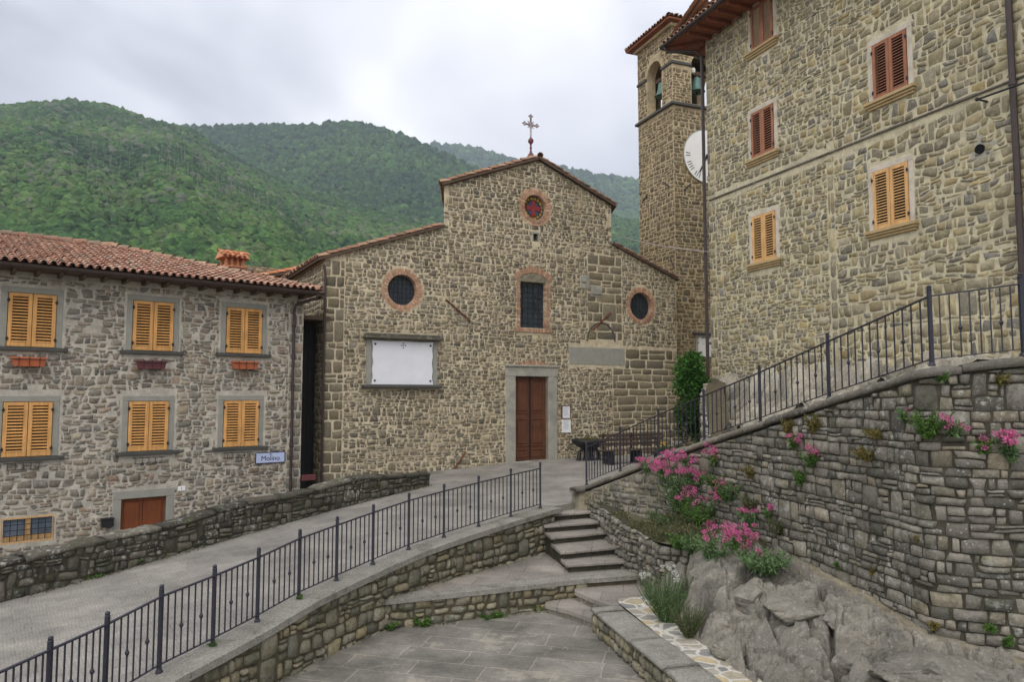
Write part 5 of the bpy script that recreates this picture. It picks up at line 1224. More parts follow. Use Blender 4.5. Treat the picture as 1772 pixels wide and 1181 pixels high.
g = MB(); a = E0+up; b = E1+up; Ad = (b-a).normalized(); U = (rg1-Vector((rg1.x, b.y, b.z))).normalized(); N_ = Ad.cross(U); L = (b-a).length; SL = math.hypot(rg1.y-b.y, rg1.z-b.z)
coppi(g, a+N_*.02-U*.06, Ad, U, N_, int(L/.185), int(SL/.3)+1, lambda aa, uu: uu < SL-.1 and aa < L-uu*wv/SL-.02, pa=.185, pu=.3, r=.07, seed=21, jit=.6)
a = E1+up; b = E2+up; Ad = (b-a).normalized(); U = (rg1-Vector((b.x, rg1.y, b.z))).normalized(); N_ = Ad.cross(U); L = (b-a).length; SL = math.hypot(rg1.x-b.x, rg1.z-b.z)
coppi(g, a+N_*.02-U*.06, Ad, U, N_, int(L/.185), int(SL/.3)+1, lambda aa, uu: abs(aa-L/2) < L/2*(1-uu/SL), pa=.185, pu=.3, r=.073, seed=22)
g.build('tiles', M['tiles'], rf, True)
g = MB(); ridge_caps(g, E1+up, rg1+Vector((0, 0, .04)), .11, 4); ridge_caps(g, rg1+Vector((0, 0, .04)), rg0+Vector((0, 0, .04)), .11, 5); g.build('ridge_tiles', M['tiles_old'], rf, True)
def gutter(mb, a, b, r=.075, n=8):
    a, b = Vector(a), Vector(b); d = (b-a).normalized(); s_ = d.cross(Vector((0, 0, 1))).normalized(); V = []
    for p in (a, b):
        for rr in (r, r-.008):
            for k in range(n+1): t = math.pi+math.pi*k/n; V.append(p+s_*math.cos(t)*rr+Vector((0, 0, math.sin(t)*rr)))
    m = n+1; F = [[k, k+1, 2*m+k+1, 2*m+k] for k in range(n)]+[[m+k, m+k+1, 3*m+k+1, 3*m+k] for k in range(n)]; mb.add(V, F)
g = MB(); gutter(g, (-LLEN-.7, -ovy-.06, zw+.06), (ovx+.1, -ovy-.06, zw+.04)); g.build('gutter', M['copper'], lh)
g = MB(); px_ = LH.loc(508, 600, -.08)[0]
g.tube([(ovx-.1, -ovy-.06, zw+.0), (ovx-.12, -ovy-.04, zw-.12), (px_+.02, -.14, zw-.3), (px_, -.08, zw-.5), (px_, -.08, -.75)], .042, 8)
for z in (zw-.9, zw-2.6, zw-4.3): g.tube([(px_-.05, -.08, z), (px_+.05, -.08, z)], .05, 8)
g.build('drainpipe', M['copper'], lh)
# chimney
def chimney(parent, loc, s=1):
    x, y, z = loc; g = MB(); g.bbox(x-.35*s, y-.28*s, z-.9, x+.35*s, y+.28*s, z, .01); c = g.build('chimney', M['brick'], parent)
    g = MB()
    for dx_ in (-.3, -.1, .1, .3):
        for dy_ in (-.24, .24): g.bbox(x+dx_*s-.04, y+dy_*s-.04, z, x+dx_*s+.04, y+dy_*s+.04, z+.26*s, .005)
    g.bbox(x-.4*s, y-.34*s, z-.05, x+.4*s, y+.34*s, z+.0, .01); g.bbox(x-.25*s, y-.17*s, z, x+.25*s, y+.17*s, z+.24*s)
    g.build('vent_bricks', M['tiles_new'], c)
    g = MB(); hx, hy = .5*s, .42*s
    V = [(x-hx, y-hy, z+.27*s), (x+hx, y-hy, z+.27*s), (x+hx, y+hy, z+.27*s), (x-hx, y+hy, z+.27*s), (x-hx, y, z+.5*s), (x+hx, y, z+.5*s)]
    g.add(V, [[0, 1, 2, 3], [0, 1, 5, 4], [2, 3, 4, 5], [0, 4, 3], [1, 2, 5]])
    U = Vector((0, hy, .23*s)).normalized(); N_ = Vector((1, 0, 0)).cross(U); coppi(g, Vector((x-hx, y-hy, z+.28*s)), (1, 0, 0), U, N_, int(2*hx/.16), 2, pa=.165, pu=.22, r=.062, seed=5)
    U = Vector((0, -hy, .23*s)).normalized(); coppi(g, Vector((x-hx, y+hy, z+.28*s)), (1, 0, 0), U, -Vector((1, 0, 0)).cross(U), int(2*hx/.16), 2, pa=.165, pu=.22, r=.062, seed=6)
    ridge_caps(g, (x-hx, y, z+.5*s), (x+hx, y, z+.5*s), .07, 2, .25); g.build('chimney_cap', M['tiles_new'], c, True)
cy = 5.2; qx = LH.loc(402, 462, cy); chimney(lh, (qx[0], cy, qx[1]), .95)
# flower boxes and brackets
for i, (px, py) in enumerate(((50, 627), (262, 632), (424, 633))):
    q = LH.loc(px, py, -.2); fb = thing('flower_box', ['terracotta flower box under the upper left window', 'dark red flower box under the upper middle window', 'terracotta flower box under the upper right window'][i], 'flower box', LH.w(q[0], -.2, q[1]), LH.r, 'flower boxes under the upper windows')
    g = MB(); m_ = M['terracotta'] if i != 1 else M['redmetal']; a, b, h = .29, .08, .1
    V = [(-a, -b, -h), (a, -b, -h), (a, b, -h), (-a, b, -h), (-a-.05, -b-.03, h), (a+.05, -b-.03, h), (a+.05, b+.03, h), (-a-.05, b+.03, h)]
    g.add(V, [[3, 2, 1, 0], [0, 1, 5, 4], [1, 2, 6, 5], [2, 3, 7, 6], [3, 0, 4, 7]]); g.bbox(-a-.07, -b-.05, h-.03, a+.07, -b-.02, h+.01, .005); g.bbox(-a-.07, b+.02, h-.03, a+.07, b+.05, h+.01, .005)
    g.box(-a-.03, -b-.01, h-.06, a+.03, b+.01, h-.04); g.build('planter', m_, fb)
    g = MB()
    for x in (-.2, 0, .2): g.tube([(x, .17, h), (x, -b-.06, h+.015), (x, -b-.05, -h), (x, .17, -h-.01)], .008, 5)
    g.tube([(-a-.12, -b-.06, h*.6), (a+.12, -b-.06, h*.6)], .007, 5); g.build('iron_bracket', M['blackiron'], fb)
for i, (px, py) in enumerate(((40, 808), (257, 798), (412, 789))):
    q = LH.loc(px, py, -.15); g = MB(); a = .3
    for x in (-a, -a/2, 0, a/2, a): g.tube([(x, .15, .08), (x, -.05, .08), (x, -.05, -.06), (x, .15, -.06)], .007, 5)
    g.tube([(-a-.08, -.05, .08), (a+.08, -.05, .08)], .008, 5); g.tube([(-a, -.05, -.06), (a, -.05, -.06)], .007, 5)
    o = g.build('flower_box_bracket', M['blackiron'], None); o.location = LH.w(q[0], -.15, q[1]); o.rotation_euler = (0, 0, LH.r)
    tag(o, ['empty iron flower box bracket under the lower left window', 'empty iron flower box bracket under the lower middle window', 'empty iron flower box bracket left of the blue street sign'][i], 'bracket', 'empty flower box brackets')
# street sign
q = LH.rect(441, 783, 492, 802); sg = thing('street_sign', 'pale blue street sign reading Molino near the corner of the left house', 'sign', LH.w((q[0]+q[2])/2, -.02, (q[1]+q[3])/2), LH.r); a, b = (q[2]-q[0])/2, (q[3]-q[1])/2
g = MB(); g.bbox(-a, -.03, -b, a, .0, b, .008); g.build('sign_plate', M['navy'], sg); g = MB(); g.box(-a+.02, -.034, -b+.02, a-.02, -.0305, b-.02); g.build('sign_face', M['signblue'], sg)
textobj('sign_text', 'Molino', b*1.25, (0, -.036, -b*.12), (R(90), 0, 0), M['ink'], sg, .002, 1.0)
textobj('sign_text', 'Via', b*.42, (0, -.036, b*.62), (R(90), 0, 0), M['ink'], sg, .002, 1.0)
q = LH.loc(314, 846, -.01); hn = thing('house_number', 'small white house number tile above and right of the low brown door', 'house number', LH.w(q[0], -.01, q[1]), LH.r)
g = MB(); g.bbox(-.09, -.02, -.06, .09, 0, .06, .004); g.build('number_tile', M['white'], hn); textobj('digit', '1', .1, (0, -.023, 0), (R(90), 0, 0), M['navy'], hn)
g = MB(); q = LH.loc(185, 905, -.05); g.bbox(-.13, -.1, -.1, .13, .05, .1, .01); g.box(-.14, -.12, .09, .14, .05, .11); g.box(-.09, -.104, .03, .09, -.1, .05)
o = g.build('letter_box', M['blackiron'], None); o.location = LH.w(q[0], -.05, q[1]); o.rotation_euler = (0, 0, LH.r); tag(o, 'black metal letter box left of the low brown door', 'letter box')
# cottage behind, between house and church
BK = Frame(*P(548, 600, 29).xy, R(39.3)); zt = P(556, 462, 29).z
bk = thing('back_cottage', 'small stone cottage with an orange tiled roof seen between the left house and the church', 'house', (BK.o.x, BK.o.y, 0), BK.r)
g = MB(); g.box(-3.2, 0, -3, 2.5, 7, zt-.25); g.build('wall', M['backwall'], bk)
facade_stones(bk, M['churchS'], -3.2, 2.5, -1, zt-.25, [], .16, (.15, .4), .014, .02, 151)
sl = slope_roof('roof', bk, (-3.0, zt-.95), (.6, zt+.12), -.35, 7.3, .1, M['eavewood'], M['tiles_new'], .3, seed=31)
g = MB(); a = (-3.3, zt-1.05); b = (.6, zt+.02); gutter(g, (-3.3, -.36, zt-1.02), (-3.3, 7.3, zt-1.02)); g.build('gutter', M['copper'], bk)
q = BK.loc(511, 468, 1.0); g = MB(); g.lathe((q[0], 1.0, q[1]-1.1), [(.09, 0), (.09, 1.05), (.15, 1.07), (.15, 1.16), (.05, 1.22)], 12); g.build('flue_pipe', M['greencopper'], bk)
g = MB(); g.box(.05, .5, zw-.62, 3.4, 8.2, zw-.5); o_ = g.build('alley_shade_slab', M['eavewood'], lh)  # invented slab over the alley, added to keep it dark
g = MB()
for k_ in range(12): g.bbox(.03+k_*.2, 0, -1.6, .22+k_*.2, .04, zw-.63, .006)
o = g.build('alley_shade_panel', M['alleyshade'], None); o.location = LH.w(0, 1.5, 0); o.rotation_euler = (0, 0, LH.r); tag(o, 'tall dark panel added as the shade deep in the alley between the left house and the church', 'shade panel')  # added dark panel, painted shade closing the view into the alley
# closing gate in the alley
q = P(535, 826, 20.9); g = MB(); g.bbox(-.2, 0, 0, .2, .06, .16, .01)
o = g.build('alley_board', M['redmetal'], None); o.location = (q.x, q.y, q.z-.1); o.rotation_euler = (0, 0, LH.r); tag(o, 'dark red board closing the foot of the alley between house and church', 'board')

# ================================================================== RIGHT HOUSE
rh = thing('tall_corner_house', 'tall olive grey stone house on the right with red and ochre shutters', 'house', (RH.o.x, RH.o.y, 0), RH.r)
zr = RH.loc(1231, 62)[1]; RL = 18.0; RD = 9.0
def rquad(xl, tl, bl, xr, tr, br):
    a = RH.loc(xl, (tl+bl)/2)[0]; b = RH.loc(xr, (tr+br)/2)[0]; z1 = (RH.loc(xl, tl)[1]+RH.loc(xr, tr)[1])/2; z0 = (RH.loc(xl, bl)[1]+RH.loc(xr, br)[1])/2; return (a, z0, b, z1)
RWIN = [(rquad(1300, 13, 91, 1338, -8, 68), 'shutterR'), (rquad(1301, 196, 275, 1340, 178, 264), 'shutterR'), (rquad(1303, 374, 457, 1343, 365, 449), 'shutterY'),
        (rquad(1511, 78, 176, 1571, 48, 152), 'shutterR'), (rquad(1512, 297, 400, 1574, 279, 386), 'shutterY')]
extra = (RWIN[3][0][0], RWIN[0][0][1]+.1, RWIN[3][0][2], RWIN[0][0][3]+.1)
holes = [rectp(*r) for r, _ in RWIN if r[3] < zr-.1]
mb = MB(); panel(mb, [(0, -1), (RL, -1), (RL, zr), (0, zr)], holes, lambda a, b, d: (a, d, b), .25)
mb.add([(0, 0, -1), (0, RD, -1), (0, RD, zr), (0, 0, zr), (RL, 0, -1), (RL, RD, -1), (RL, RD, zr), (RL, 0, zr)], [[0, 1, 2, 3], [4, 7, 6, 5], [1, 5, 6, 2]]); mb.build('wall', M['rightwall'], rh)
rb_ = [rblock(r[0]-.14, r[1]-.21, r[2]+.14, r[3]+.14) for r, _ in RWIN]
xa_ = RH.loc(1440, 600)[0]; xb_ = RH.loc(1453, 600)[0]; zcourse = (RH.loc(1300, 322)[1]+RH.loc(1500, 240)[1]+RH.loc(1683, 159)[1])/3
rb_ += [rblock(xa_, 2, xb_, 8.2), rblock(0, zcourse-.05, RL, zcourse+.04)]
xe_ = RH.loc(1748, 60)[0]
facade_stones(rh, M['rightS'], .35, xb_, 1.5, zr-.02, rb_, .115, (.12, .38), .006, .017, 131, hv=.55, wob=.75, cut=.06, pw=9, rough=1.0, jit=.08)
facade_stones(rh, M['rightS'], xb_, RL, 5.2, zr-.02, rb_, .14, (.14, .44), .007, .017, 134, hv=.55, wob=.7, cut=.06, pw=9, rough=1.0, jit=.08)
facade_stones(rh, M['rightS'], xb_, RL, 1.5, 5.2, rb_, .19, (.16, .55), .008, .017, 135, hv=.55, wob=.5, cut=.06, pw=9, rough=1.0, jit=.08)
facade_stones(rh, M['rightS'], xa_+.01, xb_-.01, 2, 8.2, [], .5, (.4, .6), .01, .02, 132, wob=.05, name='blocked_jamb')
facade_stones(rh, M['rightS'], 0.005, .35, 1.5, zr-.02, [], .26, (.22, .4), .01, .02, 133, wob=.1, name='corner_stonework')
for r, mn in RWIN:
    g = MB(); surround(g, *r, .13, -.02, .2); wf = g.build('window_frame', M['whiteframe'], rh)
    g = MB(); g.bbox(r[0]-.22, -.14, r[1]-.08, r[2]+.22, .2, r[1]-.002, .008); g.bbox(r[0]-.19, -.1, r[1]-.14, r[2]+.19, .05, r[1]-.081, .008); g.bbox(r[0]-.16, -.06, r[1]-.2, r[2]+.16, .04, r[1]-.141, .008); g.build('window_sill', M['sillstone'], wf)
    shutters(wf, r[0]+.01, r[1]+.01, r[2]-.01, r[3]-.01, -.0, M[mn]); g = MB(); g.box(r[0], .16, r[1], r[2], .2, r[3]); g.build('shade_backing', M['interior'], wf)  # black plate again paints the shade behind the slats
z = (RH.loc(1300, 322)[1]+RH.loc(1500, 240)[1]+RH.loc(1683, 159)[1])/3
g = MB(); x = 0.05; rg = random.Random(4)
while x < RL:
    L = rg.uniform(.5, 1.1); g.bbox(x, -.05+rg.uniform(-.01, .01), z-.03, min(x+L-.01, RL), 0, z+.02+rg.uniform(-.01, .01), .012); x += L
g.build('string_course', M['capdark'], rh)
# eaves
g = MB(); oo = .95; V = [(-oo, -oo, zr), (RL, -oo, zr), (RL, RD, zr), (-oo, RD, zr)]; V += [(x_, y_, zr+.09) for x_, y_, _ in V]; V += [(1.2+3.3, RD/2, zr+2.2), (RL, RD/2, zr+2.2)]
g.add(V, [[0, 1, 2, 3], [0, 4, 5, 1], [1, 5, 6, 2], [2, 6, 7, 3], [3, 7, 4, 0], [4, 5, 9, 8], [7, 4, 8], [6, 7, 8, 9], [5, 6, 9]]); rf = fixn(g.build('roof', M['eavered'], rh))
g = MB(); x = .3; g.bbox(x-.05, -oo+.05, zr-.12, x+.05, -.001, zr-.002, .006); rafter_row(g.build('rafter', M['eavered'], rf), 36, (.5, 0, 0))
g = MB(); y = .2; g.bbox(-oo+.05, y-.05, zr-.12, -.001, y+.05, zr-.002, .006); rafter_row(g.build('rafter', M['eavered'], rf), 17, (0, .5, 0))
g = MB(); M_ = Matrix.Rotation(math.pi/4, 4, 'Z'); g.bbox(-oo*1.38, -.05, zr-.13, -.05, .05, zr-.003, .006, None, M_); g.build('rafter', M['eavered'], rf)
g = MB(); a = Vector((-oo, -oo, zr+.09)); U = Vector((0, RD/2+oo, 2.1)).normalized(); N_ = Vector((1, 0, 0)).cross(U); coppi(g, a+N_*.01-U*.05, (1, 0, 0), U, N_, int((RL+oo)/.22), 5, lambda aa, uu: aa > uu, seed=51)
a = Vector((-oo, RD, zr+.09)); U = Vector((5.4, 0, 2.1)).normalized(); N_ = Vector((0, -1, 0)).cross(U); coppi(g, a+N_*.01-U*.05, (0, -1, 0), U, N_, int((RD+oo)/.22), 6, seed=52); g.build('tiles', M['tiles_old'], rf, True)
g = MB(); gutter(g, (-oo-.08, -oo-.08, zr+.04), (RL, -oo-.08, zr+.04), .09); gutter(g, (-oo-.08, RD, zr+.04), (-oo-.08, -oo-.08, zr+.04), .09); g.build('gutter', M['copper'], rh)
g = MB(); g.tube([(-oo*.9, -oo-.08, zr-.03), (-oo*.86, -oo, zr-.2), (-.22, -.25, zr-.32), (-.07, -.1, zr-.55), (-.07, -.1, 1.9)], .055, 8); g.build('drainpipe', M['copper'], rh)
q0 = RH.loc(1748, 60, -.1); 
g = MB(); g.tube([(q0[0], -.1, zr), (q0[0], -.1, 1.5)], .065, 10)
for z in (4, 6.2, 8.4, 10.6): g.tube([(q0[0], -.1, z), (q0[0], -.1, z+.06)], .08, 10)
g.build('drainpipe', M['copper'], rh)
g = MB(); a = RH.loc(1691, 172, -.3); b = RH.loc(1775, 180, -.3); g.tube([(a[0], 0, a[1]+.0), (a[0], -.3, a[1]), (b[0]+.6, -.3, a[1]-.05)], .022, 8); g.lathe((a[0], -.3, a[1]-.04), [(.01, 0), (.04, .02), (.04, .06), (.01, .08)], 8); g.build('iron_rod', M['blackiron'], rh)
q = RH.loc(1697, 258); g = MB(); pts = [(q[0]+(.28+.09*math.sin(5*t)+.05*math.sin(9*t+1))*math.cos(t), -.006, q[1]+(.24+.06*math.cos(4*t))*math.sin(t)) for t in np.linspace(0, 2*math.pi, 40)[:-1]]
g.add(pts+[(x_, .02, z_) for x_, _, z_ in pts], [list(range(39))]+[[i, 39+i, 39+(i+1) % 39, (i+1) % 39] for i in range(39)]); pt_ = g.build('cement_patch', M['pietra'], rh)
g = MB(); g.tube([(q[0], -.05, q[1]), (q[0], .01, q[1])], .1, 14); g.build('vent_hole', M['interior'], pt_)
# cables
def cable(pts, r, lb, sag=.1):
    a, b = Vector(pts[0]), Vector(pts[1]); g = MB(); g.tube([a.lerp(b, t)-Vector((0, 0, sag*4*t*(1-t))) for t in np.linspace(0, 1, 18)], r, 5); tag(g.build('overhead_cable', M['greencopper'], None, True), lb, 'cable')
cable([P(1060, 405, 28.6), P(1226, 436, 23.4)], .014, 'thin grey cable from the church gable past the tower to the house corner', .1)
cable([P(1236, 358, 23.2), P(1180, 360, 31)], .01, 'short thin cable between the tower and the corner house', .02)

# ================================================================== forecourt furniture
def gp(px, py): # point on the street surface
    d = ray(px, py); o = Vector((0, 0, CAMZ)); t = 8
    while t < 60:
        q = o+d*t
        if q.z < zg(q.x, q.y): return q
        t += .02
    return q
q = gp(1019, 797); pl = thing('planter_bowl', 'round dark planter on a rough stand against the church wall right of the door', 'planter', (q.x, q.y, q.z), CH.r)
k = q.y/25.5
g = MB(); g.lathe((0, 0, .42), [(.3, 0), (.42, .06), (.55, .16), (.6, .22), (.6, .3), (.55, .3), (.5, .22), (.2, .2)], 24); g.build('bowl', M['blackiron'], pl, True)
g = MB(); 
for a in (-.42, .42): g.tube([(a, 0, 0), (a*.9, 0, .3), (a*.5, 0, .44)], [.09, .06, .06], 8)
g.lathe((0, 0, 0), [(.22, 0), (.16, .2), (.2, .42)], 12); g.build('stand', M['blackiron'], pl, True)
q = gp(1098, 801); bn = thing('park_bench', 'long dark wooden bench with slatted back behind the railing by the church', 'bench', (q.x, q.y, q.z), CH.r)
for (nm, y0, z0, y1, z1) in (('seat', -.35, .42, .05, .47),):
    g = MB()
    for kk in range(4): g.bbox(-1.35, -.38+kk*.115, .43, 1.35, -.28+kk*.115, .47, .008)
    g.build('seat', M['eavewood'], bn)
g = MB()
for kk in range(3): g.bbox(-1.35, .1+kk*.02, .58+kk*.14, 1.35, .13+kk*.02, .68+kk*.14, .008)
g.build('backrest', M['eavewood'], bn)
for x in (-1.15, 0, 1.15):
    g = MB(); g.bbox(x-.05, -.36, 0, x+.05, .1, .42, .01); g.bbox(x-.03, .13, 0, x+.03, .2, .98, .008); g.build('leg', M['blackiron'], bn)

# ================================================================== PLANTS
def leaves(mb, P0, D, L, Wd, up=None, rg=None, c=None):
    """batch of folded leaves: P0 (n,3) roots, D (n,3) unit directions"""
    n = len(P0); rr = rg.normal(size=(n, 3)); S = np.cross(D, rr); S /= np.linalg.norm(S, axis=1)[:, None]+1e-9; Nn = np.cross(S, D)
    L = np.asarray(L).reshape(-1, 1); Wd = np.asarray(Wd).reshape(-1, 1)
    V = np.stack([P0, P0+D*L*.5+S*Wd*.5+Nn*Wd*.15, P0+D*L-Nn*L*.12, P0+D*L*.5-S*Wd*.5+Nn*Wd*.15], 1).reshape(-1, 3)
    F = (np.arange(n)*4)[:, None]+np.array([[0, 1, 2, 3]]); 
    cc = np.repeat(np.stack([rg.random(n), rg.random(n), rg.random(n)], 1), 4, 0); mb.add(V, F, cc)
def plant(name, label, cat, loc, h, spread, nst, leafm, flower=None, nfl=0, lean=(0, -.3, 0), seed=0, leafL=.07, leafW=.028, per=14, group=None, fsize=.05):
    rg = np.random.default_rng(seed+100); r = thing(name, label, cat, loc, 0, group); st_ = MB(); lv = MB(); fl = MB(); lean = np.array(lean, float)
    tips = []
    for i in range(nst):
        a = rg.uniform(0, 2*math.pi); d0 = np.array([math.cos(a), math.sin(a), 0])*rg.uniform(0, 1)**.6*spread; hh_ = h*rg.uniform(.55, 1.05)
        root = d0*.15; tip = d0+np.array([0, 0, hh_])+lean*h*rg.uniform(.5, 1.2); mid = (root+tip)/2+lean*h*.15+rg.normal(size=3)*.03*h
        ts = np.linspace(0, 1, 6); pts = [(1-t)**2*root+2*t*(1-t)*mid+t*t*tip for t in ts]
        st_.tube([Vector(p) for p in pts], .004, 4, cap=False); tips.append(tip)
        t = rg.uniform(.08, 1, per)**.9; P0 = ((1-t)**2)[:, None]*root+(2*t*(1-t))[:, None]*mid+(t*t)[:, None]*tip
        D = rg.normal(size=(per, 3))+np.array([0, 0, .35])+lean*.6; D /= np.linalg.norm(D, axis=1)[:, None]
        sz = rg.uniform(.6, 1.25, per)*(1.15-.5*t); leaves(lv, P0, D, leafL*sz, leafW*sz, rg=rg)
    st_.build('stems', M['stem'], r); lv.build('leaves', M[leafm], r)
    if nfl:
        o3 = np.argsort([-t[2] for t in tips])[:nfl]
        for i in o3:
            t = tips[i]
            for c3 in range(rg.integers(2, 5)):
                n = 44; ctr = t+rg.normal(size=3)*fsize*.8+np.array([0, 0, -c3*fsize*.35]); u = rg.normal(size=(n, 3)); u /= np.linalg.norm(u, axis=1)[:, None]; rad = fsize*rg.uniform(.35, 1, n)[:, None]*rg.uniform(.6, 1.1)
                leaves(fl, ctr+u*rad*np.array([1, 1, .75]), u, rg.uniform(.012, .022, n), rg.uniform(.012, .02, n), rg=rg)
        fl.build('flowers', M[flower], r)
    return r
def wallpt(px, py, out=.17):      # point on the tall wall's face
    best = None; d = ray(px, py); o = Vector((0, 0, CAMZ))
    for i in range(len(rpo.p)-1):
        a, b = rpo.p[i], rpo.p[i+1]; e_ = b-a; den = d.x*e_.y-d.y*e_.x
        if abs(den) < 1e-9: continue
        t = (a.x*e_.y-a.y*e_.x)/den; s_ = ((d.x*t-a.x)*e_.x+(d.y*t-a.y)*e_.y)/e_.length_squared
        if t > 0 and -.02 <= s_ <= 1.02:
            if best is None or t < best: best = t
    return o+d*(best if best else 12)
def ledpt(px, py, z=-.42): return onz(px, py, z)
# pink valerian
VAL = [ # px, py, kind, h, spread, stems, flowers, label
 (1180, 870, 'l', 1.25, .38, 40, 20, 'tallest valerian clump with pink heads rising over the railing foot'),
 (1222, 895, 'l', .75, .4, 38, 13, 'valerian with bright pink heads in the middle of the flower bank'),
 (1240, 945, 'l', .55, .34, 36, 6, 'leafy valerian with few flowers left of the brightest pink heads'),
 (1282, 945, 'l', .62, .24, 30, 16, 'valerian with the densest magenta heads just above the rocks'),
 (1325, 960, 'l', .36, .4, 60, 2, 'bushy green valerian hanging over the pale sandy ledge'),
 (1150, 822, 'w', .34, .2, 22, 10, 'valerian with pink heads leaning over the rendered end of the wall'), (1205, 842, 'w', .36, .24, 26, 8, 'valerian with pink heads between the tallest clump and the bright middle clump'), (1262, 862, 'w', .34, .22, 24, 6, 'valerian right of the bright middle clump under the ochre weed'),
 (1300, 905, 'w', .34, .2, 22, 8, 'valerian with magenta heads left of the lone head over the dark stones'), (1225, 925, 'w', .34, .24, 26, 7, 'valerian with pale pink heads between the middle clump and the densest heads'), (1120, 812, 'w', .26, .16, 14, 7, 'leftmost valerian with pink heads just below the coping'),
 (1240, 800, 'w', .30, .20, 10, 5, 'small valerian with pink heads just below the sloping coping')]
for i, (px, py, kd, h, s_, n_, nf, lb) in enumerate(VAL):
    q = wallpt(px, py) if kd == 'w' else ledpt(px, py+25, -.5)
    if kd == 'l':
        wq = wallpt(px, py+10)
        if q.y > wq.y-.1: q = wq+Vector((-.1, -.12, -.05))
    plant('valerian', lb, 'flowering plant', (q.x, q.y, q.z-.05), h, s_*1.3, int(n_*1.1), 'leaf' if i % 2 else 'leafgrey', 'pink', int(nf*1.4), (-.14, -.24, 0), i, .115, .034, 18, 'pink valerian on the stone wall', .052)
WV = [(1405, 800, .3, .2, 16, 3, 'valerian with two pink heads left of the grey wall stones'), (1650, 748, .2, .12, 8, 3, 'small pink valerian right of the large green shrub in the wall'), (1700, 775, .16, .1, 10, 1, 'little pale green tuft with one pink head near the right edge'),
      (1750, 790, .34, .2, 14, 7, 'pink valerian at the right edge of the photo'), (1375, 770, .22, .14, 9, 3, 'pink valerian sprig near the coping under the orange tuft'), (1565, 720, .16, .1, 6, 1, 'single pink valerian sprig above the large green shrub'),
      (1330, 890, .2, .12, 6, 2, 'lone pink valerian head over the dark wall stones'), (1190, 800, .25, .2, 12, 6, 'valerian with pink heads spilling over the coping near the lowest posts')]
for i, (px, py, h, s_, n_, nf, lb) in enumerate(WV):
    q = wallpt(px, py); plant('valerian', lb, 'flowering plant', (q.x, q.y, q.z-.06), h, s_, n_, 'leafgrey' if i % 2 else 'leaf', 'pink', nf, (-.2, -.45, 0), 20+i, .09, .032, 18, 'pink valerian on the stone wall', .05)
TF = [(1605, 752, .42, .3, 34, 'leaf', 'large green shrub growing out of the upper wall'), (1365, 745, .26, .12, 16, 'leafochre', 'orange green tuft just under the coping'), (1412, 742, .3, .16, 22, 'leafochre', 'dry greenish tuft under the coping beside the orange one'),
      (1500, 790, .2, .24, 22, 'leafochre', 'ochre moss tuft left of the large green shrub'), (1520, 750, .12, .3, 18, 'leafochre', 'low yellow green tuft above the ochre one'), (1730, 655, .1, .12, 8, 'leafochre', 'tiny orange tuft right under the coping at the right'),
      (1625, 655, .12, .1, 9, 'leaf', 'small green tuft hanging right below the coping'), (1385, 835, .3, .14, 16, 'leaf', 'dark green weed in the wall joint below the two pink heads'), (1300, 820, .22, .2, 16, 'leafochre', 'ochre weed between the pink heads and the coping'),
      (1510, 985, .07, .05, 5, 'leafochre', 'yellow sprig low in the wall above the sandy ledge'), (1450, 975, .06, .05, 4, 'leaf', 'tiny green sprig at the wall foot above the rocks'), (1590, 930, .07, .05, 5, 'leafochre', 'little yellow sprig in the middle of the wall'),
      (1710, 1085, .1, .08, 7, 'leaf', 'green sprig in a joint low at the right edge'), (1740, 1110, .12, .08, 8, 'leaf', 'fern like weed at the wall foot in the lower right corner'), (1620, 1080, .08, .1, 7, 'leafochre', 'rusty weed at the wall foot above the flat slab')]
for i, (px, py, h, s_, n_, lm, lb) in enumerate(TF):
    q = wallpt(px, py); plant('wall_plant', lb, 'plant', (q.x, q.y, q.z-.05), h, s_, n_, lm, None, 0, (-.2, -.45, -.1), 50+i, .07, .024, 26, 'weeds growing in the tall wall')
lv = MB(); rg = np.random.default_rng(77); bx_ = [p[0] for p in led]; by_ = [p[1] for p in led]; Q = []
while len(Q) < 9000:
    x, y = rg.uniform(min(bx_), max(bx_)), rg.uniform(min(by_), max(by_))
    if inside((x, y), led) and vnoise(x*2.2, y*2.2, 3) > -.35+.5*rg.random(): Q.append((x, y, zled(x, y)-.01+.16*rg.random()**2))
Q = np.array(Q); D_ = rg.normal(size=Q.shape)*.6+np.array([-.1, -.2, .7]); D_ /= np.linalg.norm(D_, axis=1)[:, None]; leaves(lv, Q, D_, rg.uniform(.04, .11, len(Q)), rg.uniform(.012, .035, len(Q)), rg=rg)
tag(lv.build('ground_cover', M['leafdull'], None), 'low mixed weeds covering the ledge above the stair side wall', 'ground cover', None, 'stuff')
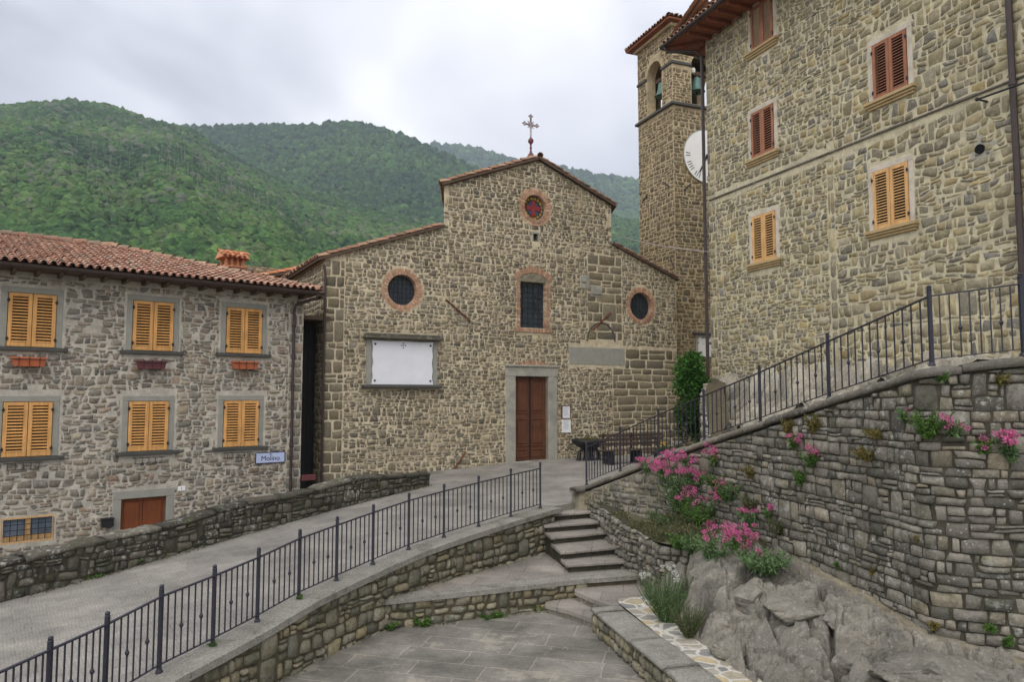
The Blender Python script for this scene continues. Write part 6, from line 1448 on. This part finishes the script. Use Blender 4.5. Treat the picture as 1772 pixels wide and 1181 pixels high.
for i, (px, py, h, s_, n_, lm, lb) in enumerate(((1130, 870, .4, .3, 34, 'leafdull', 'dull brownish clump on the ledge left of the pink flowers'), (1160, 905, .35, .3, 34, 'leafgrey', 'grey green clump below the left end of the pink flowers'), (1085, 862, .25, .25, 24, 'leafdull', 'small dull clump near the top of the stair side wall'),
     (1105, 872, .3, .22, 30, 'leaf', 'green weed clump midway along the top of the stair side wall'), (1140, 890, .34, .26, 34, 'leafgrey', 'pale grey green clump below the leftmost valerian'), (1060, 868, .22, .2, 22, 'leafochre', 'ochre weed clump at the top end of the stair side wall'), (1178, 936, .3, .25, 36, 'leaf', 'fresh green clump over the right end of the stair side wall'), (1195, 940, .35, .26, 34, 'leafgrey', 'grey green clump right above the shrub at the rocks'), (1270, 860, .35, .3, 36, 'leafgrey', 'grey green leafy clump in the wall between the two pink flower groups'), (1300, 880, .3, .25, 28, 'leafdull', 'dull brown weed clump in the wall right of the flower bank'),
     (1240, 840, .3, .3, 34, 'leaf', 'green leafy clump at the centre top of the flower bank'), (1350, 920, .25, .2, 22, 'leafdull', 'dull weed clump above the bushy hanging valerian'))):
    q = wallpt(px, py) if px > 1230 else onz(px, py+12, -.5)
    plant('wall_plant', lb, 'plant', (q.x, q.y, q.z-.05), h, s_, n_, lm, None, 0, (-.15, -.3, 0), 170+i, .08, .026, 20, 'clumps of weeds in the flower bank')
q = onz(1152, 1078, -1.42); plant('rock_shrub', 'feathery grey green shrub with small white flowers at the foot of the rocks', 'shrub', (q.x+.05, q.y+.1, -1.48), 0.82, .5, 150, 'leafgrey', 'whitef', 6, (-.03, -.03, 0), 80, .05, .014, 34, None, .035)
q = onz(1192, 1098, -1.38); plant('rock_shrub', 'brownish dry shrub between the white flowered shrub and the rocks', 'shrub', (q.x, q.y, -1.44), .5, .3, 90, 'leafdull', None, 0, (-.05, -.1, 0), 81, .05, .012, 22)
q = onz(1015, 878, -.45); plant('wall_plant', 'bright green tuft beside the top step', 'plant', (q.x+.05, q.y+.15, -.5), .35, .3, 40, 'leaf', None, 0, (-.1, -.1, 0), 82, .07, .018, 16)
GW = [(668, 1088, ZP, .16, .22, 'green weed clump at the left foot of the terrace wall'), (730, 1082, ZP, .22, .2, 'taller green weed clump in the middle left of the terrace wall foot'), (852, 1068, ZP, .16, .3, 'widest green weed clump at the foot of the terrace wall'),
      (930, 1055, ZP, .13, .12, 'green weed beside the lower slanting step'), (700, 998, ZT, .18, .12, 'green weed in the ramp wall above the terrace left end'), (795, 975, ZT, .12, .08, 'small green weed in the ramp wall at the middle of the terrace'),
      (925, 935, ZT, .32, .16, 'ivy like weed where the ramp wall meets the steps'), (392, 1165, ZP+.2, .12, .1, 'green weed on the ramp wall near the bottom edge'), (905, 960, ZT, .12, .14, 'low weed on the terrace beside the steps')]
for i, (px, py, z, h, s_, lb) in enumerate(GW):
    q = onz(px, py+4, z); plant('wall_plant', lb, 'plant', (q.x, q.y+.05, z-.03), h, s_, 18, 'leaf', None, 0, (.1, -.2, 0), 90+i, .08, .04, 26, 'weeds at the foot of the lower walls')
for i, (px, py, h, s_, lb) in enumerate(((215, 978, .16, .28, 'bright green weeds at the parapet foot left of the middle of the street edge'), (150, 998, .1, .22, 'low green weeds at the parapet foot near the left edge'), (300, 950, .1, .3, 'sparse green weeds at the parapet foot below the low brown door'), (372, 928, .09, .2, 'small weeds at the parapet foot right of the low brown door'))):
    q = gp(px, py); plant('parapet_weed', lb, 'plant', (q.x+.16, q.y-.1, q.z-.02), h, s_, 22, 'leaf', None, 0, (.1, -.15, 0), 120+i, .08, .035, 22, 'weeds along the parapet foot')
for i, (px, py) in enumerate(((519, 1038), (369, 1120))):
    q = P(px, py, (11.7, 10.1)[i]); plant('curb_weed', ['small weed at the foot of a railing post in the middle of the curb', 'small weed at the foot of a railing post lower down the curb'][i], 'plant', (q.x, q.y-.03, q.z), .08, .07, 10, 'leaf', None, 0, (0, -.1, 0), 130+i, .04, .02, 8)
lv = MB(); rg = np.random.default_rng(88); Q = []
for (pth, zf, offn) in ((lpo, lambda x, y: (ZT if x > -2.55 else ZP)+.01, .05), (bp, lambda x, y: ZP+.01, -.06), (tp, lambda x, y: ZP+.01, .07)):
    for _ in range(520):
        t = rg.uniform(0, pth.len)
        if vnoise(t*1.7, 3, offn*50) < -.1: continue
        p_ = pth.at(t)[0]; n_ = pth.nrm(t)*(1 if offn > 0 else -1); d_ = abs(offn)+abs(rg.normal())*.05; x, y = p_.x+n_.x*d_, p_.y+n_.y*d_
        Q.append((x, y, zf(x, y)))
for _ in range(900):
    t = rg.uniform(0, pp.len)
    if vnoise(t*1.3, 9, 2.) < -.15: continue
    p_ = pp.at(t)[0]; n_ = pp.nrm(t); d_ = .06+abs(rg.normal())*.05; x, y = p_.x+n_.x*d_, p_.y+n_.y*d_; Q.append((x, y, zg(x, y)+.005))
Q = np.array(Q); D_ = rg.normal(size=Q.shape)*.7+np.array([0, 0, .8]); D_ /= np.linalg.norm(D_, axis=1)[:, None]; leaves(lv, Q, D_, rg.uniform(.02, .07, len(Q)), rg.uniform(.01, .025, len(Q)), rg=rg)
tag(lv.build('wall_foot_weeds', M['leafdull'], None), 'tiny weeds and litter in the joints at the feet of the low walls', 'ground cover', None, 'stuff')
# ivy at the tower foot
def bush(name, label, cat, loc, size, n, lm, seed, L=.09, cl_=14):
    rg = np.random.default_rng(seed); r = thing(name, label, cat, loc); lv = MB(); ctr = rg.normal(size=(cl_, 3)); ctr /= np.linalg.norm(ctr, axis=1)[:, None]; ctr = ctr*rg.uniform(.25, .75, cl_)[:, None]
    k = rg.integers(0, cl_, n); u = rg.normal(size=(n, 3)); u /= np.linalg.norm(u, axis=1)[:, None]; Pp = (ctr[k]+u*rg.uniform(.25, .45, n)[:, None])*np.array(size)
    D = u+rg.normal(size=(n, 3))*.5+np.array([0, 0, -.3]); D /= np.linalg.norm(D, axis=1)[:, None]; leaves(lv, Pp, D, L*rg.uniform(.6, 1.3, n), L*.75*rg.uniform(.6, 1.2, n), rg=rg); lv.build('leaves', M[lm], r)
    g = MB(); g.tube([(0, .1, -size[2]*1.4), (.05, .05, -size[2]*.4), (0, 0, size[2]*.4)], [.07, .05, .02], 6)
    for a in range(5): g.tube([(0, .05, -size[2]*.4), tuple(ctr[a]*np.array(size))], [.03, .012], 5)
    g.build('trunk', M['stem'], r); return r
q = P(1199, 652, 22.6); bush('climbing_ivy', 'dense dark green ivy bush climbing the corner between tower and right house', 'ivy', q, (.6, .5, .8), 4400, 'ivy', 5, .12, 34)
q = P(1203, 722, 22.2); bush('climbing_ivy', 'smaller dark shrub under the ivy behind the railing', 'ivy', q, (.62, .45, .85), 3400, 'leafdark', 6, .1)
q = gp(1019, 797); plant('bowl_plant', 'low green plant growing in the dark planter bowl', 'plant', (q.x, q.y, q.z+.62), .2, .38, 40, 'leafochre', None, 0, (0, 0, 0), 140, .06, .02, 10)
for i, (px, fl_) in enumerate(((1150, 'yellowf'), (1174, 'whitef'))):
    q = gp(px, 812); tb = thing('flower_tub', ['square black flower tub with yellow flowers near the end of the bench', 'square black flower tub with white flowers beside the ivy'][i], 'flower tub', (q.x, q.y, q.z), CH.r, 'flower tubs behind the railing')
    g = MB(); g.bbox(-.24, -.24, 0, .24, .24, .5, .03); g.bbox(-.27, -.27, .46, .27, .27, .52, .01); g.build('tub', M['blackiron'], tb)
    plant('tub_flowers', ['yellow flowering plant in the left black tub', 'white flowering plant in the right black tub'][i], 'flowering plant', (q.x, q.y, q.z+.5), .3, .2, 16, 'leaf', fl_, 5, (0, 0, 0), 150+i, .07, .03, 10, None, .04)

# ================================================================== HILLS AND WOODS
def hillmat():
    n = NT('hillside_undergrowth'); v = n.tc.outputs['Object']; col = n.tint((.028, .05, .02, 1), n.noise(v, .05, 5, .6), .6, 1.5); return n.fin(col, .95, .1)
M['hill'] = hillmat()
def forestmat():
    n = NT('forest_foliage'); v = n.tc.outputs['Object']; t = n.tone()
    col = n.ramp(t[0], [(0, (.022, .056, .028, 1)), (.35, (.046, .108, .035, 1)), (.7, (.088, .185, .042, 1)), (.9, (.145, .23, .06, 1)), (1, (.16, .18, .12, 1))])
    col = n.vmath('SCALE', col, n.mr(t[1], 0, 1, .65, 1.25)); f = n.noise(v, .55, 5, .75); col = n.tint(col, f, .45, 1.5)
    g = n.noise(v, 1.3, 4, .75); n.bump(g, 1, 1.2); return n.fin(col, .9, .1)
M['forest'] = forestmat()
def pl_interp(pts, x): return np.interp(x, [p[0] for p in pts], [p[1] for p in pts])
def skyline(px, py, Yr):           # height of a ridge seen at the pixel from its distance
    u = (px-886)/FPX; v = (590.5-py)/FPX; dyv = math.cos(PITCH)-v*math.sin(PITCH); dzv = math.sin(PITCH)+v*math.cos(PITCH)
    return CAMZ+dzv/dyv*Yr, u/dyv*Yr
HILLS = {
 'near': dict(r0=150, r1=620, dp=9, ridge=[(-700, 240), (-300, 200), (0, 180), (60, 174), (130, 169), (200, 180), (260, 202), (330, 218), (400, 262), (480, 305), (600, 345), (760, 385), (950, 425), (1100, 440), (1500, 470), (2200, 500)], foot=[(-700, 560), (400, 560), (700, 560), (2200, 560)]),
 'mid': dict(r0=520, r1=980, dp=8, ridge=[(-700, 230), (0, 215), (200, 222), (330, 216), (430, 213), (560, 211), (620, 207), (690, 226), (740, 247), (780, 268), (850, 300), (930, 335), (1060, 372), (1120, 384), (1400, 400), (2200, 420)], foot=[(-700, 520), (2200, 520)]),
 'far': dict(r0=1150, r1=1900, dp=7, ridge=[(-700, 320), (300, 300), (600, 255), (760, 246), (830, 255), (900, 275), (1000, 293), (1060, 307), (1112, 308), (1300, 300), (1700, 290), (2200, 300)], foot=[(-700, 470), (2200, 470)])}
def hill(name, h):
    pxs = np.linspace(-700, 2200, 150); nr_ = 40; V = []
    zf = {}
    rows = []
    for k in range(nr_+8):
        t = k/nr_
        row = []
        for p in pxs:
            Yr = h['r1']*(1+.05*math.sin(p*.004)); Yf = h['r0']; zt_, _ = skyline(p, float(pl_interp(h['ridge'], p))+h['dp'], Yr); zf_, _ = skyline(p, float(pl_interp(h['foot'], p)), Yf)
            tc_ = min(t, 1); Y = Yf+(Yr-Yf)*t; prof = tc_**1.15
            # gullies and spurs
            g_ = float(vnoise(p*.008+t*.8, t*1.6, h['r0']))*.055+float(vnoise(p*.02+t*1.4, t*3, 3))*.022
            z = zf_+(zt_-zf_)*(prof+g_*math.sin(math.pi*min(t, 1)))-(max(0, t-1)*(zt_-zf_)*.9)
            u = (p-886)/FPX; row.append((u*Y*1.03, Y, z))
        rows.append(row)
    A_ = np.array(rows); nr2, nc, _ = A_.shape; idx = np.arange(nr2*nc).reshape(nr2, nc); Fq = np.stack([idx[:-1, :-1], idx[:-1, 1:], idx[1:, 1:], idx[1:, :-1]], -1).reshape(-1, 4)
    mb = MB(); mb.add(A_.reshape(-1, 3), Fq); tag(mb.build(name, M['hill'], None, True), kind='structure'); return A_
def ico(sub):
    bm = bmesh.new(); bmesh.ops.create_icosphere(bm, subdivisions=sub, radius=1); v = np.array([q.co[:] for q in bm.verts]); f = np.array([[q.index for q in ff.verts] for ff in bm.faces]); bm.free(); return v, f
I2, I3 = ico(2), ico(3)
def crowns(name, label, A_, n, size, sub, seed, tonef, px_lim=(-60, 1830), tmax=1.02):
    rg = np.random.default_rng(seed); base_v, base_f = sub; temps = []
    for k in range(10):
        ns = fbm(base_v[:, 0]*1.7+k*7, base_v[:, 1]*1.7, base_v[:, 2]*1.7, 3); lob = np.abs(vnoise(base_v[:, 0]*2.8+k*3, base_v[:, 1]*2.8, base_v[:, 2]*2.8))
        temps.append(base_v*(1+ns[:, None]*.25+lob[:, None]*.4-.15+rg.uniform(-.16, .16, (len(base_v), 1))*(1 if len(base_v) > 50 else .3))+rg.normal(size=base_v.shape)*(.05 if len(base_v) > 50 else .02))
    nr2, nc, _ = A_.shape; VV = []; CC = []; FF = []; off_ = 0
    Ys = A_[:, 0, 1]; wgt = None
    for i in range(n):
        # uniform over ground area within the sector
        r_ = math.sqrt(rg.uniform(0, 1)); Y = Ys[0]+(Ys[int(nr2*.86)]-Ys[0])*rg.uniform(0, 1)**.8; k = np.searchsorted(Ys, Y)-1; k = min(max(k, 0), nr2-2); fr_ = (Y-Ys[k])/(Ys[k+1]-Ys[k])
        c = rg.uniform(0, nc-1.001); px_ = -700+2900*c/(nc-1)
        c = (rg.uniform(*px_lim)+700)/2900*(nc-1); j = int(c); g_ = c-j
        p = (A_[k, j]*(1-g_)+A_[k, j+1]*g_)*(1-fr_)+(A_[k+1, j]*(1-g_)+A_[k+1, j+1]*g_)*fr_
        s_ = size*rg.uniform(.6, 1.35)*(1+.15*(p[1] > 400)); tv = temps[rg.integers(0, 10)]
        dq = p-np.array([0, 0, CAMZ]); yy = math.cos(PITCH)*dq[1]+math.sin(PITCH)*dq[2]; zz = -math.sin(PITCH)*dq[1]+math.cos(PITCH)*dq[2]; sx_ = 886+FPX*dq[0]/yy; sy_ = 590.5-FPX*zz/yy
        out_ = sx_ > 1330 or sy_ > np.interp(sx_, [0, 190, 556, 600, 783, 930, 1063, 1130, 1300], [400, 425, 520, 450, 410, 300, 370, 500, 500])+70
        if out_: continue
        a = rg.uniform(0, 6.28); ca, sa = math.cos(a), math.sin(a)
        q = tv*np.array([s_, s_, s_*rg.uniform(.75, 1.05)]); q = np.stack([q[:, 0]*ca-q[:, 1]*sa, q[:, 0]*sa+q[:, 1]*ca, q[:, 2]], 1)+p+np.array([0, 0, s_*.55])
        VV.append(q); CC.append(np.broadcast_to(np.array(tonef(p, rg)), (len(q), 3))); CC[-1] = CC[-1]+np.stack([rg.normal(size=len(q))*.09, rg.normal(size=len(q))*.22, np.zeros(len(q))], 1)*(CC[-1][:, :1] < .95); FF.append(base_f+off_); off_ += len(q)
    mb = MB(); mb.add(np.concatenate(VV), np.concatenate(FF), np.concatenate(CC)); o = mb.build(name, M['forest'], None, False); return tag(o, label, 'woodland', None, 'stuff')
def tone_near(p, rg):
    b = .5+.34*float(vnoise(p[0]*.012, p[1]*.012, 1))+.2*float(vnoise(p[0]*.04, p[1]*.04, 5)); b += .16*max(0, (300-p[1])/200); grey = rg.random() < .10*(p[1] > 300)
    return (1 if grey else min(.93, max(0, b+rg.normal()*.13)), rg.random(), 0)
def tone_mid(p, rg): return (min(.85, max(0, .42+.25*float(vnoise(p[0]*.01, p[1]*.01, 2))+rg.normal()*.12)), rg.random()*.9, 0)
An = hill('near_hill', HILLS['near']); Am = hill('middle_hill', HILLS['mid']); Af = hill('far_hill', HILLS['far'])
crowns('hillside_wood', 'mixed bright and dark green wood covering the nearest hill', An, 36000, 2.25, I2, 1, tone_near)
crowns('ridge_wood', 'dark green wood on the middle ridge', Am, 15000, 3.9, ico(1), 2, tone_mid, (250, 1300))
crowns('distant_wood', 'hazy blue green wood on the farthest ridge', Af, 6000, 8, ico(1), 3, tone_mid, (650, 1300))
# pale bare trunks showing in the wood
g = MB(); rg = np.random.default_rng(9)
for i in range(230):
    k = int(rg.uniform(14, 28)); px_ = rg.normal(290, 110); j = int((px_+700)/2900*149); p = An[k, j]+np.array([rg.uniform(-6, 6), rg.uniform(-8, 8), 2]); hh_ = rg.uniform(4, 8)
    g.tube([tuple(p), tuple(p+np.array([rg.uniform(-.5, .5), 0, hh_]))], [.16, .08], 4, cap=False)
tag(g.build('bare_trunks', plain('pale_bark', (.22, .21, .19, 1), .9, .1), None), 'pale bare tree trunks standing among the green wood', 'tree trunks', None, 'stuff')
# a single round tree on the skyline
q = An[0, 0]
z_, x_ = skyline(428, 208, 960)
# haze
def haze():
    m = bpy.data.materials.new('air_haze'); m.use_nodes = True; t = m.node_tree; t.nodes.clear(); o = t.nodes.new('ShaderNodeOutputMaterial'); v = t.nodes.new('ShaderNodeVolumePrincipled')
    v.inputs['Color'].default_value = (.78, .88, 1, 1); v.inputs['Density'].default_value = .00032; v.inputs['Anisotropy'].default_value = .2; t.links.new(v.outputs[0], o.inputs['Volume'])
    g = MB(); g.box(-2900, -200, -4.4, 2900, 2900, 640); b = g.build('haze', m, None); b['kind'] = 'stuff'; b['label'] = 'thin bluish haze over the valley'; b['category'] = 'haze'; return b
haze()
